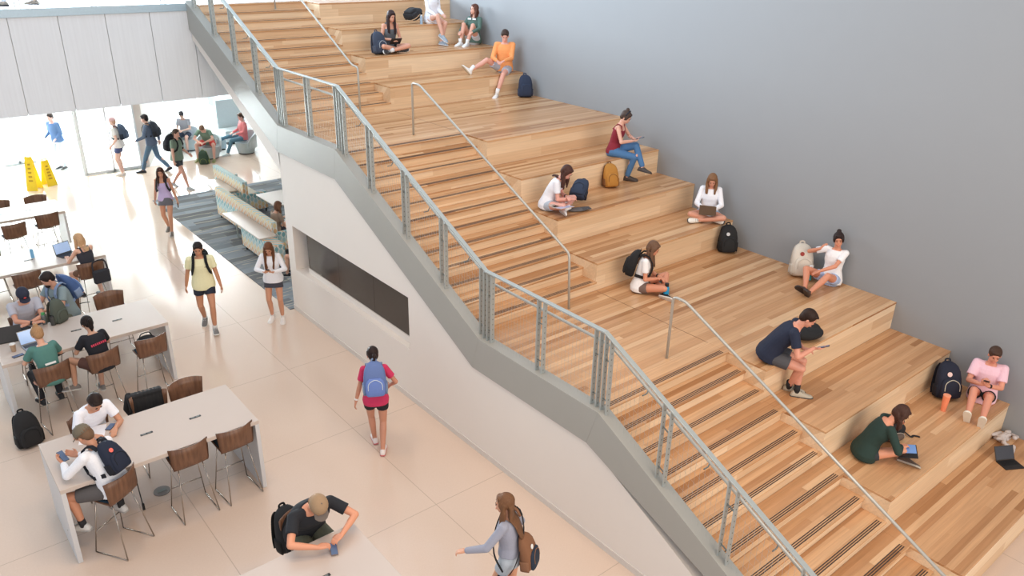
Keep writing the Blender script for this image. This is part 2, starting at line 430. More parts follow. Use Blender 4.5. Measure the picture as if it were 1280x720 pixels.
# seating tiers: every one an oak platform, its front a board riser
tiers = []
fronts = [(-9*T, 3), (-6*T, 6), (-3*T, 9), (0, 12), (Y1, 15), (Y1+3*T, 18), (Y1+6*T, 21), (Y1+9*T, 24), (Y2, 27), (Y2+3*T, 30), (Y2+6*T, 33), (Y2+9*T, 36)]
names = ['lowest oak seating tier just above the terrazzo floor', 'second oak seating tier from the floor, with the woman in a pink shirt on it', 'third oak seating tier from the floor, just below the lower landing',
 'wide oak landing platform between the lower and middle flights', 'oak seating tier directly above the lower landing', 'oak seating tier below the one with the ripped-jeans woman', 'oak seating tier carrying the woman in blue jeans',
 'wide oak landing platform between the middle and upper flights', 'oak seating tier directly above the upper landing', 'oak seating tier where the dark haired woman sits cross-legged', 'oak seating tier where the woman in a white dress sits', 'topmost oak seating tier level with the upper floor']
for i, (yf, nr) in enumerate(fronts):
    yb = fronts[i+1][0] if i < 11 else TOPY+.35
    z = nr*RI
    t = thing('seating_tier', names[i], 'seating tier', (0, yf, z))
    g = G().box(0.0005, 0, -3*RI, WX-.001, min(yb-yf, 3.3), -.03)
    obj('riser_board', g, M_RISER, t)
    g = G()
    if nr in (12, 24):      # landings run the full width; their stair-side part starts at the top riser
        ys = (12*T+0) if False else None
        ya = 2*T
        g.prism([(0.0, -.006), (WX-.001, -.006), (WX-.001, yb-yf), (SX, yb-yf), (SX, ya+T), (0.0, ya+T)], 2, -.03, 0)
    else:
        g.box(0.0005, -.006, -.03, WX-.001, yb-yf, 0)
    obj('platform_boards', g, M_WOOD, t, bevel=.003)
    if nr in (12, 24): obj('joint_strip', G().box(-.004, T*3+.01, 0, .004, yb-yf-.02, .0012), M_STRIP if False else mat('board_joint', (120, 84, 54), .6), t)
    if nr in (12, 24): obj('landing_base', G().box(SX, 3*T, -.25, -.001, yb-yf, -.031), M_RISER, t)
# lip trim strips where tiers meet the wall
# ------------------------------------------------------------------ upper floor
g = G().box(-16, 12.9, 3.6, -2.36, 30, Z3-.0).box(-2.36, 12.9, 5.0, WX, 30, Z3).box(-2.36, TOPY+T-.02, 5.3, 0, 12.9, Z3)
struct('floor', g, mat('upper_floor_terrazzo', (226, 224, 220), .3, scale=8), 'floor', 'upper level floor slab above the lounge')
fa = thing('fascia_cladding', 'pale wood veneer cladding panels on the edge of the upper floor', 'cladding', (-2.45, 12.9, 3.57))
for k in range(15):
    obj('cladding_panel', G().box(-.835*(k+1)+.006, -.04, 0, -.835*k-.006, 0, 1.79), M_FASCIA, fa, bevel=.003)
obj('cladding_panel', G().box(.006, -.04, 0, 2.4, 0, 1.30), M_FASCIA, fa)
obj('metal_cap', G().box(-12.6, -.07, 1.79, .0, .3, 1.94), M_CAP, fa, bevel=.004)
ug = thing('upper_guard', 'glass guard rail with slim metal posts along the upper floor edge', 'railing', (-2.6, 13.0, Z3+.03))
for k in range(9):
    x = -.35-1.3*k
    obj('guard_post', G().box(x-.05, -.03, 0, x-.035, .03, 1.05).box(x+.035, -.03, 0, x+.05, .03, 1.05), M_STEEL, ug)
    obj('glass_panel', G().box(x-1.24, -.006, .06, x-.06, .006, 1.0), M_GLASS, ug)
obj('top_rail', G().box(-12, -.03, 1.05, .1, .03, 1.09), M_STEEL, ug, bevel=.004)

# far glazing of the lounge
M_MULL = mat('white_mullion', (226, 230, 233), .5)
def glazing(name, x0, x1, y, z0, z1, pitch, label):
    w = obj(name, G().box(x0, y-.006, z0, x1, y+.006, z1), M_GLASS); w['kind'] = 'structure'; w['category'] = 'window'; w['label'] = label
    g = G(); n = max(1, round((x1-x0)/pitch))
    for k in range(n+1):
        x = x0+(x1-x0)*k/n; g.box(x-.028, y-.05, z0, x+.028, y+.05, z1)
    for z in (z0+.04, z0+2.35, z1-.04): g.box(x0, y-.05, z-.04, x1, y+.05, z+.04)
    obj('window_frame', g, M_MULL, w)
    return w
glazing('window_1', -3.4, -1.8, 21.4, 0, 3.57, .8, 'glazed entrance doors with slim white frames beside the walking people')
glazing('window_2', -14, -3.4, 24.0, 0, 3.57, 1.3, 'tall glazed wall behind the yellow wet floor signs')
glazing('window_3', .1, 9, 25.5, 0, 3.57, 1.6, 'tall glazed wall behind the pale tub chairs')
struct('wall_vestibule', G().box(-3.46, 21.4, 0, -3.34, 24, 3.57), M_MULL, 'wall', 'thin white return wall of the entrance vestibule')
struct('wall_lounge', G().prism([(-1.8, 21.4), (-1.55, 21.4), (.2, 25.5), (.0, 25.5)], 2, 0, 3.57), M_WHITE, 'wall', 'white wall segment between the entrance doors and the lounge')
for (x0, x1, y) in ((-2.85, -1.75, 21.22), (-5.15, -4.3, 23.8)):
    o = obj('floor_grille', G().box(x0, y, .001, x1, y+.12, .008), M_STEELD); tag(o, 'slim dark entrance grille at the glazed doors, %s' % ('near the walking people' if x0 > -3 else 'left of the yellow wet floor signs'), 'grille', 'entrance grilles')

# ------------------------------------------------------------------ guard railing along the stringer
gr = thing('guard_railing', 'galvanised steel guard railing with mesh infill along the open side of the staircase', 'railing', (-2.45, 0, 0))
def surf(y):          # stringer top height
    P = [(-3.1, .09), (.55, 1.895), (2.84, 1.895), (6.67, 3.73), (8.85, 3.72), (12.9, 5.56)]
    for (a, za), (b, zb) in zip(P, P[1:]):
        if a <= y <= b: return za+(zb-za)*(y-a)/(b-a)
    return P[0][1] if y < P[0][0] else P[-1][1]
RH = 1.0
def post(y, hg=.055):
    gb = G(); zs = []
    for d in (-hg, hg):
        yy = y+d; z0 = surf(yy)-.12; z1 = surf(yy)+RH-.02; zs.append((yy, z0, z1))
        gb.box(-.032, yy-.006, z0, .032, yy+.006, z1)
    for yy, z0, z1 in zs:
        z = z0+.16
        while z < z1-.05:
            gb.box(-.006, yy-.0085, z, .006, yy-.006, z+.014); z += .075
    (ya, za, zb), (yb, zc, zd) = zs
    for f in (.25, .72):
        z = za+(zb-za)*f; gb.tube([(0, ya, z), (0, yb, z+(zc-za)*1.0)], .008, 6)
    o = obj('post', gb, [M_STEEL, M_STEELD], gr)
    for i_, p_ in enumerate(o.data.polygons):
        if i_ >= 12: p_.material_index = 1
for y in (12.6, 11.65, 10.7, 9.75, 7.69, 4.73, 3.77, 5.7, 1.68, -.37, -1.28, -2.2): post(y)
for yc in (8.78, 6.58, 2.78, .62):
    for d in (-.082, .082): post(yc+d, .042)
kn = [(12.9, 5.56), (8.80, 3.72), (6.62, 3.73), (2.79, 1.895), (.60, 1.895), (-3.0, .12)]
def barpoly(kn, off, w, h):
    g = G(); rings = []
    for i, (y, z) in enumerate(kn):
        a = kn[max(i-1, 0)]; b = kn[min(i+1, len(kn)-1)]
        rings.append([(-w/2, y, z+off-h/2), (w/2, y, z+off-h/2), (w/2, y, z+off+h/2), (-w/2, y, z+off+h/2)])
    return g.loft(rings)
obj('top_rail', barpoly(kn, RH, .062, .022), M_STEEL, gr, bevel=.004)
g = G(); g.tube([(.10, y, z+.80) for y, z in kn], .019, 10)
hr = obj('inner_handrail', g, M_PIPE, gr, smooth=True)
for y in (12.2, 11.2, 10.2, 9.3, 7.7, 6.1, 5.2, 4.25, 3.3, 1.7, .0, -.9, -1.8):
    obj('rail_bracket', G().tube([(.0, y, surf(y)+.74), (.07, y, surf(y)+.74), (.10, y, surf(y)+.79)], .008, 6), M_STEELD, hr)
# woven wire mesh infill
g = G()
def wire(a, b, r=.0007): 
    a = Vector(a); b = Vector(b); d = (b-a).normalized(); s_ = d.cross(Vector((1, 0, 0)))
    if s_.length < .1: s_ = Vector((0, 0, 1))
    s_.normalize()
    g.obox((a+b)/2, Vector((r, 0, 0)), s_*r, (b-a)/2)
y = -2.9
while y < 12.8:
    wire((0, y, surf(y)+.02), (0, y, surf(y)+RH-.02)); y += .06
for (a, za), (b, zb) in zip(kn, kn[1:]):
    for k in range(1, 9): wire((0, a, za+k*.12), (0, b, zb+k*.12), .0005)
mo = obj('wire_mesh', g, M_STEEL, gr, flip=False); mo['kind'] = 'stuff'

# centre handrails
def center_rail(label, pts, posts):
    t = thing('centre_handrail', label, 'handrail', (-.8, pts[0][0], 0), 0, 'thin handrails standing on the steps')
    y0 = pts[0][0]
    P = []
    for i, (y, z) in enumerate(pts): P.append(Vector((0, y-y0, z)))
    Q = []
    for i, p in enumerate(P):     # small rounded corners
        if 0 < i < len(P)-1:
            a = (P[i-1]-p).normalized(); b = (P[i+1]-p).normalized()
            Q += [p+a*.05, p+a*.015+b*.015, p+b*.05]
        else: Q.append(p)
    obj('rail_pipe', G().tube(Q, .019, 10), M_PIPE, t, smooth=True)
    for (y, zb, zt) in posts: 
        po = obj('rail_post', G().tube([(0, y-y0, zb), (0, y-y0, zt)], .016, 10), M_PIPE, t, smooth=True)
        obj('base_flange', G().cyl((0, y-y0, zb), .035, .012, 14), M_PIPE, po, smooth=False)
center_rail('thin steel handrail beside the upper flight of steps', [(8.93, Z2), (8.93, 4.58), (9.15, 4.60), (12.4, 6.32), (12.9, 6.4)], [(12.4, 5.36, 6.30)])
center_rail('thin steel handrail down the middle flight of steps', [(7.05, Z2), (7.05, 4.56), (6.82, 4.56), (2.95, 2.70), (2.90, Z1)], [])
center_rail('thin steel handrail down the lowest flight of steps', [(1.0, Z1), (1.0, 2.73), (.80, 2.73), (-3.0, .88)], [])
# ------------------------------------------------------------------ study tables and bar stools
def high_table(y0, y1, label, x0=-7.6, x1=-5.25, z=1.07):
    cx, cy = (x0+x1)/2, (y0+y1)/2; hx, hy = (x1-x0)/2, (y1-y0)/2
    t = thing('high_table', label, 'table', (cx, cy, 0), 0, None)
    obj('tabletop', G().box(-hx, -hy, z-.055, hx, hy, z), M_TABLE, t, bevel=.004)
    for s in (-1, 1):
        obj('end_panel', G().box(s*hx, -hy, 0, s*(hx-.055), hy, z-.0555), M_TEND, t, bevel=.004)
    obj('under_beam', G().box(-hx+.06, -.03, z-.12, hx-.06, .03, z-.056), M_TEND, t)
    for sx in (-.12, .49):
        p = obj('power_strip', G().box(sx+.06-.075, -.02, z, sx+.06+.075, .02, z+.004), M_BLACK, t, bevel=.002)
        obj('socket', G().box(sx+.06-.05, -.012, z+.004, sx+.06-.01, .012, z+.0055).box(sx+.06+.012, -.012, z+.004, sx+.06+.052, .012, z+.0055), M_STEELD, p)
    return t
TZ = 1.07
high_table(4.02, 5.16, 'white high study table where the man in white sits with a navy backpack')
high_table(7.62, 8.75, 'white high study table with the open laptop of the woman in a teal shirt')
high_table(11.3, 12.42, 'white high study table with the blonde woman seated at its near side')
high_table(14.62, 15.65, 'white high study table farthest back, near the yellow wet floor signs')
high_table(.45, 1.52, 'white high study table at the bottom picture edge under a man\'s forearms')

def make_stool(label):
    t = thing('bar_stool', label, 'bar stool', (0, 0, 0), 0, 'walnut bar stools at the high tables')
    # shell
    path = [(.225, .752), (.20, .757), (.10, .752), (-.02, .748), (-.11, .752), (-.165, .775), (-.195, .82), (-.212, .90), (-.227, 1.0), (-.240, 1.105)]
    nu = 12; vs = []; fs = []
    for j, (y, z) in enumerate(path):
        k = max(0, (j-5)/4.0)
        hw = .218+(.030 if j > 4 else 0)*k
        if j < 5: hw = .19+.02*j/5
        for i in range(nu+1):
            u = -1+2*i/nu
            vs.append((u*hw, y+(.085*k+.02*(j > 4))*u*u, z+(.02*u*u if j < 5 else 0)-(.012*abs(u)**4 if j == len(path)-1 else 0)))
    for j in range(len(path)-1):
        for i in range(nu): a = j*(nu+1)+i; fs.append((a, a+1, a+nu+2, a+nu+1))
    sh = obj('seat_shell', G().add(vs, fs), M_WALNUT, t, smooth=True, flip=False)
    so = sh.modifiers.new('thick', 'SOLIDIFY'); so.thickness = .013
    obj('seat_cushion', G().loft([[(x*k, y*k+.03, z) for x, y in [(.18, .185), (-.18, .185), (-.185, 0), (-.17, -.13), (.17, -.13), (.185, 0)]] for k, z in ((.95, .762), (1, .775), (1, .785), (.93, .797))]), M_CUSH, t, bevel=.01)
    r = .0075
    for s in (-1, 1):
        obj('leg', G().tube([(s*.15, .14, .745), (s*.225, .235, .012)], r, 8), M_CHROME, t, smooth=True)
        obj('leg', G().tube([(s*.15, -.10, .745), (s*.225, -.235, .012)], r, 8), M_CHROME, t, smooth=True)
        obj('floor_runner', G().tube([(s*.225, .235, .0085), (s*.225, -.235, .0085)], r, 8), M_CHROME, t, smooth=True)
    obj('footrest', G().tube([(-.195, .197, .30), (.195, .197, .30)], r, 8), M_CHROME, t, smooth=True)
    obj('under_seat_frame', G().tube([(-.15, .14, .742), (.15, .14, .742)], r, 8).tube([(-.15, -.10, .742), (.15, -.10, .742)], r, 8).tube([(.15, .14, .742), (.15, -.10, .742)], r, 8).tube([(-.15, .14, .742), (-.15, -.10, .742)], r, 8), M_CHROME, t, smooth=True)
    return t
stool_spots = [  # x, y, rz(deg), label   (rz 0 = faces +y; 180 = faces -y)
 (-6.17, 4.16, 2, 'empty walnut bar stool directly beside the round floor power outlet of the nearest full table'),
 (-5.58, 4.17, 4, 'empty walnut bar stool against the right end panel of the nearest full table'),
 (-7.07, 4.03, 33, 'walnut bar stool turned sideways under the man with the navy backpack'),
 (-6.97, 5.32, 180, 'walnut bar stool under the man in a white t-shirt writing on paper'),
 (-6.20, 5.38, 176, 'walnut bar stool with a black jacket thrown over its back'),
 (-5.68, 5.40, 182, 'empty walnut bar stool to the right of the stool with the black jacket'),
 (-5.66, 7.36, 5, 'walnut bar stool with a black bag lying on its seat'),
 (-6.38, 7.32, 12, 'walnut bar stool under the woman in a black t-shirt with red lettering'),
 (-7.06, 7.34, 8, 'walnut bar stool under the woman in a teal shirt'),
 (-5.72, 9.18, 180, 'empty walnut bar stool beside the pale blue backpack on the floor'),
 (-6.36, 9.22, 195, 'walnut bar stool under the bearded man with a blue backpack'),
 (-7.02, 9.10, 178, 'walnut bar stool under the man in a grey t-shirt and navy cap'),
 (-5.62, 11.18, 8, 'walnut bar stool under the blonde woman with the laptop'),
 (-6.66, 11.32, 6, 'empty walnut bar stool just behind the man in a navy cap'),
 (-5.66, 14.72, 8, 'empty walnut bar stool nearer the right end of the farthest table, its near side'),
 (-6.36, 14.40, 10, 'empty walnut bar stool at the left of the farthest table, its near side'),
 (-5.58, 15.96, 180, 'empty walnut bar stool beyond the farthest table, to the right'),
 (-6.34, 15.98, 180, 'empty walnut bar stool beyond the farthest table, at the left picture edge'),
 (-5.64, 1.86, 180, 'dark walnut bar stool under the man in a tan and grey cap'),
 (-7.05, 12.72, 180, 'walnut bar stool at the left picture edge behind the blonde woman\'s table'),
]
proto = make_stool(stool_spots[0][3])
for i, (x, y, a, lb) in enumerate(stool_spots):
    if i == 0: proto.location = (x, y, 0); proto.rotation_euler = (0, 0, R(a))
    else: dup(proto, (x, y, 0), R(a), lb)

# floor outlet and hanging cord by the nearest table
t = thing('floor_outlet', 'round grey floor power outlet under the nearest full table', 'power outlet', (-6.40, 4.79, 0))
obj('outlet_cover', G().cyl((0, 0, 0), .105, .012, 28), mat('outlet_metal', (128, 122, 118), .4, .4), t)
obj('outlet_lid', G().box(-.06, -.03, .012, .06, .03, .018), M_STEELD, t)
c = obj('power_cord', G().tube(smoothpath([(-6.72, 4.60, 1.01), (-6.72, 4.56, .6), (-6.71, 4.55, .25), (-6.70, 4.55, .03)], 5), .007, 6).obox((-6.70, 4.55, .05), (.014, 0, 0), (0, .014, 0), (0, 0, .045)), M_BLACK, smooth=False)
tag(c, 'black power cord hanging down under the nearest full table beside the seated man', 'cord')
# tables with charging cords behind the bearded man
c = obj('power_cord', G().tube(smoothpath([(-6.02, 9.35, 1.00), (-6.15, 9.5, .95), (-6.45, 9.6, .88), (-6.75, 9.55, .86)], 5), .007, 6), M_BLACK)
tag(c, 'black cord hanging beside the bearded man', 'cord')

# ------------------------------------------------------------------ patterned sofas on the carpet
M_SLEG = mat('sofa_leg', (40, 36, 34), .5)
def sofa(label, x, y0, y1, ztop, counter=None, side=1):
    """bench sofa whose tall back panel stands on plane x (seen from the tables) and whose seat is on the +x side"""
    t = thing('lounge_sofa', label, 'sofa', (x, y0, 0))
    L = y1-y0
    obj('back_panel', G().box(0, 0, .10, .13, L, ztop), M_SOFA, t, bevel=.012)
    obj('seat', G().box(.135, .08, .12, .68, L-.08, .36), mat('sofa_seat_fabric', (196, 190, 176), .9, bump=.2), t, bevel=.03)
    for s in (0, 1): obj('armrest', G().box(.133, s*(L-.09), .12, .64, s*(L-.09)+.09, .58), M_SOFA, t, bevel=.02)
    for (lx, ly) in ((.05, .1), (.05, L-.1), (.6, .1), (.6, L-.1), (.05, L/2)):
        obj('leg', G().cyl((lx, ly, 0), .022, .12, 10), M_SLEG, t)
    if counter:
        cx0, cx1, cy0, cy1 = counter
        obj('side_counter', G().box(cx0-x, cy0-y0, .605, cx1-x, cy1-y0, .635), M_TABLE, t, bevel=.004)
    return t
sofa('patterned sofa back farthest into the lounge, at the back edge of the carpet', -1.05, 14.95, 17.05, .92)
sofa('long patterned sofa back in the middle, with people sitting behind it', -1.66, 11.80, 15.3, .84)
def low_unit(label, x, y0, y1, cx, cy0, cy1):
    t = thing('patterned_bench', label, 'bench', (x, y0, 0))
    L = y1-y0
    obj('front_panel', G().box(0, 0, .10, .30, L, .598), M_SOFA, t, bevel=.012)
    obj('counter', G().box(-.06, cy0-y0, .60, cx-x, cy1-y0, .632), M_TABLE, t, bevel=.004)
    for ly in (.12, L-.12): obj('leg', G().cyl((.05, ly, 0), .022, .11, 10), M_SLEG, t)
    obj('counter_leg', G().cyl((.2, cy1-y0-.15, 0), .02, .6, 10), M_STEEL, t)
    return t
low_unit('nearest patterned bench with a long white counter, beside the woman in a dark skirt', -2.03, 11.0, 12.75, -1.68, 11.5, 13.7)
low_unit('patterned bench end with a white counter on top, below the farthest sofa back', -1.44, 15.32, 15.95, -1.07, 15.3, 16.65)
tt = thing('low_table', 'white low table standing beyond the long patterned sofa', 'table', (-.55, 13.9, 0))
obj('tabletop', G().box(-.35, -.6, .66, .35, .6, .69), M_TABLE, tt, bevel=.004)
obj('pedestal', G().cyl((0, 0, .02), .04, .64, 12), M_STEEL, tt); obj('base_plate', G().cyl((0, 0, 0), .25, .02, 24), M_STEEL, tt)

# ------------------------------------------------------------------ tub chairs in the far lounge
M_TUB = mat('pale_grey_vinyl', (190, 202, 206), .5)
def tub_chair(label, x, y, face):
    t = thing('tub_chair', label, 'armchair', (x, y, 0), R(face-90), 'pale tub chairs in the lounge')
    n = 20
    base = G().loft([[(r*math.cos(2*PI*i/n), r*math.sin(2*PI*i/n), z) for i in range(n)] for r, z in ((.27, .03), (.31, .2), (.34, .40))])
    obj('seat', base, M_TUB, t, smooth=False, bevel=.01)
    g = G(); rings = []
    for k in range(15):
        a = R(-200+k*220/14); h = .40+.34*math.sin(PI*(k)/14)**.5
        c, s = math.cos(a), math.sin(a)
        rings.append([(.30*c, .30*s, .2), (.37*c, .37*s, .2), (.41*c, .41*s, h), (.34*c, .34*s, h)])
    g.loft(rings); obj('curved_back', g, M_TUB, t, bevel=.012)
    obj('base_ring', G().cyl((0, 0, 0), .26, .03, n), M_BLACK, t)
    return t
tub_chair('pale tub chair under the man in a light grey shirt', .15, 22.75, 225)
tub_chair('pale tub chair under the person in a green shirt and red shorts', .35, 21.3, 250)
tub_chair('pale tub chair under the person in a red jacket and jeans', 1.55, 21.25, 190)
bk = thing('lounge_screen', 'tall pale upholstered seat back behind the person in a red jacket', 'seat back', (1.9, 23.3, 0))
obj('panel', G().box(-.5, -.06, .1, .5, .06, 1.45), M_TUB, bk, bevel=.03); obj('plinth', G().box(-.45, -.66, 0, .45, .05, .0995), M_BLACK, bk); obj('seat', G().box(-.5, -.7, .1, .5, -.065, .48), M_TUB, bk, bevel=.03)
ot = thing('ottoman', 'small grey cube ottoman between the tub chairs', 'ottoman', (.95, 22.2, 0))
obj('cushion', G().box(-.22, -.22, .05, .22, .22, .42), mat('grey_vinyl', (150, 166, 174), .6), ot, bevel=.02); obj('foot_frame', G().box(-.18, -.18, 0, .18, .18, .05), M_BLACK, ot)

# ------------------------------------------------------------------ wet floor signs
M_YEL = mat('yellow_plastic', (250, 214, 40), .45)
def wet_sign(label, x, y, rz, tall):
    t = thing('wet_floor_sign', label, 'wet floor sign', (x, y, 0), R(rz), 'yellow wet floor signs by the doors')
    h, w = tall, .15
    for s in (-1, 1):
        g = G(); a = .16
        pr = [(-w, 0), (w, 0), (.10, h), (-.10, h)]
        g.loft([[(px, s*(a*(1-pz/h)+.012), pz) for px, pz in pr], [(px, s*(a*(1-pz/h)+.002), pz) for px, pz in pr]])
        p = obj('board', g, M_YEL, t, bevel=.003)
        m = G()
        for k in range(5): m.obox((0, s*(a*(1-(.3+.12*k))+.013), h*(.3+.12*k)), (.055-.005*k, 0, 0), (0, .001, 0), (0, -s*.004, .022))
        obj('dark_marking', m, mat('sign_print', (196, 150, 30), .6), p)
    obj('top_handle', G().tube(smoothpath([(-.07, 0, h-.02), (-.05, 0, h+.05), (.05, 0, h+.05), (.07, 0, h-.02)], 4), .012, 8), M_YEL, t, smooth=True)
wet_sign('yellow wet floor sign standing at the left of the pair, seen narrower and taller', -4.92, 20.7, -35, .95)
wet_sign('yellow wet floor sign standing at the right of the pair, its boards open wider', -4.50, 20.95, 20, .72)
# ------------------------------------------------------------------ people
V = Vector
def remesh(g, vox, smooth=2):
    me = mesh_of(g, 'tmp'); o = D.objects.new('tmp', me); COL.objects.link(o)
    m = o.modifiers.new('r', 'REMESH'); m.mode = 'VOXEL'; m.voxel_size = vox; m.adaptivity = 0; m.use_smooth_shade = True
    if smooth:
        s = o.modifiers.new('s', 'SMOOTH'); s.factor = .5; s.iterations = smooth
    dg = bpy.context.evaluated_depsgraph_get(); ev = o.evaluated_get(dg)
    out = D.meshes.new_from_object(ev, depsgraph=dg)
    D.objects.remove(o); D.meshes.remove(me)
    return out
def rm_obj(name, g, m, parent, vox=.009, smooth=2):
    me = remesh(g, vox, smooth); me.name = name
    me.materials.clear(); me.materials.append(m)
    me.polygons.foreach_set('use_smooth', [True]*len(me.polygons))
    o = D.objects.new(name, me); COL.objects.link(o); o.parent = parent
    return o
def cloth(col): return mat('cloth_%d_%d_%d' % col, col, .85, var=.07, scale=60, bump=.15)
def skin(col): return mat('skin_%d_%d_%d' % col, col, .5, var=.04, scale=12)
def hairm(col): return mat('hair_%d_%d_%d' % col, col, .5, var=.35, scale=26, stretch=(5, 5, .6), bump=.3, spec=.18)
def shoem(col): return mat('shoe_%d_%d_%d' % col, col, .6, var=.05)

def seg(g, a, b, ra, rb, n=12, flat=None, caps=True):
    """tapered limb piece; flat=(axis vector, factor) squashes the section along that axis"""
    a, b = V(a), V(b); d = b-a
    if d.length < 1e-5: return
    d.normalize(); u = d.orthogonal().normalized(); w = d.cross(u)
    if flat:
        u = V(flat[0]); u = (u-d*u.dot(d)).normalized(); w = d.cross(u); k = flat[1]
    else: k = 1
    ring = lambda p, r, q=1: [p+(u*math.cos(2*PI*i/n)*k+w*math.sin(2*PI*i/n))*r*q for i in range(n)]
    g.loft([ring(a, ra), ring(b, rb)])
    if caps:
        M = (u, w, d)
        g.ell(a, ra*k, ra, ra, M, 12, 8); g.ell(b, rb*k, rb, rb, M, 12, 8)
def ik(A, B, a, b, pole):
    A, B, pole = V(A), V(B), V(pole); d = (B-A); L = d.length; L2 = min(L, (a+b)*.999); x = d/L
    if L > L2: B = A+x*L2; L = L2
    L = max(L, abs(a-b)+.01)
    c = (a*a+L*L-b*b)/(2*L); h = math.sqrt(max(0, a*a-c*c))
    v = pole-x*pole.dot(x)
    if v.length < 1e-4: v = V((0, 0, 1))-x*x.z
    v.normalize()
    return A+x*c+v*h, B
def rotv(v, axis, deg): return Matrix.Rotation(R(deg), 3, axis) @ V(v)

def hand(g, W, d, n, s, side, curl=.35, spread=.022, grip=False):
    """palm, four jointed fingers and a thumb. W wrist, d direction, n palm normal (out of the palm), side +1 right -1 left"""
    d = V(d).normalized(); n = V(n); n = (n-d*n.dot(d)).normalized(); b = d.cross(n)*side     # b points to the thumb side
    pc = W+d*.045*s
    g.loft([[W+d*t*s+b*(x*w)*s+n*(y*h)*s for x, y in ((-1, -.6), (-.7, -1), (.7, -1), (1, -.6), (1, .6), (.7, 1), (-.7, 1), (-1, .6))] for t, w, h in ((-.01, .022, .018), (.02, .034, .015), (.06, .041, .014), (.092, .040, .012))])
    for k in range(4):
        off = (k-1.5)*-.0205
        base = W+d*.085*s+b*off*s; L = (.070, .078, .073, .058)[k]*s
        a1 = curl*50+(4*k); p = base; dr = d
        for j, fr in enumerate((.45, .32, .23)):
            dr = (d*math.cos(R(a1*(j+.6)))+n*math.sin(R(a1*(j+.6)))).normalized()
            q = p+dr*L*fr; seg(g, p, q, (.0088-.0008*j)*s, (.0082-.0008*j)*s, 8); p = q
    t0 = W+d*.025*s+b*.028*s; t1 = t0+(d*.6+b*.7+n*.25).normalized()*.038*s; t2 = t1+(d*.9+b*.15+n*.35).normalized()*.030*s
    seg(g, t0, t1, .0125*s, .0105*s, 8); seg(g, t1, t2, .010*s, .008*s, 8)
    return W+d*.10*s+n*.02*s

def ringset(c, L, F, hw, hd, n=22, p=2.6, oy=0):
    out = []
    for i in range(n):
        t = 2*PI*i/n; cx, sx = math.cos(t), math.sin(t)
        out.append(c+F*oy+L*hw*math.copysign(abs(cx)**(2/p), cx)+F*hd*math.copysign(abs(sx)**(2/p), sx))
    return out

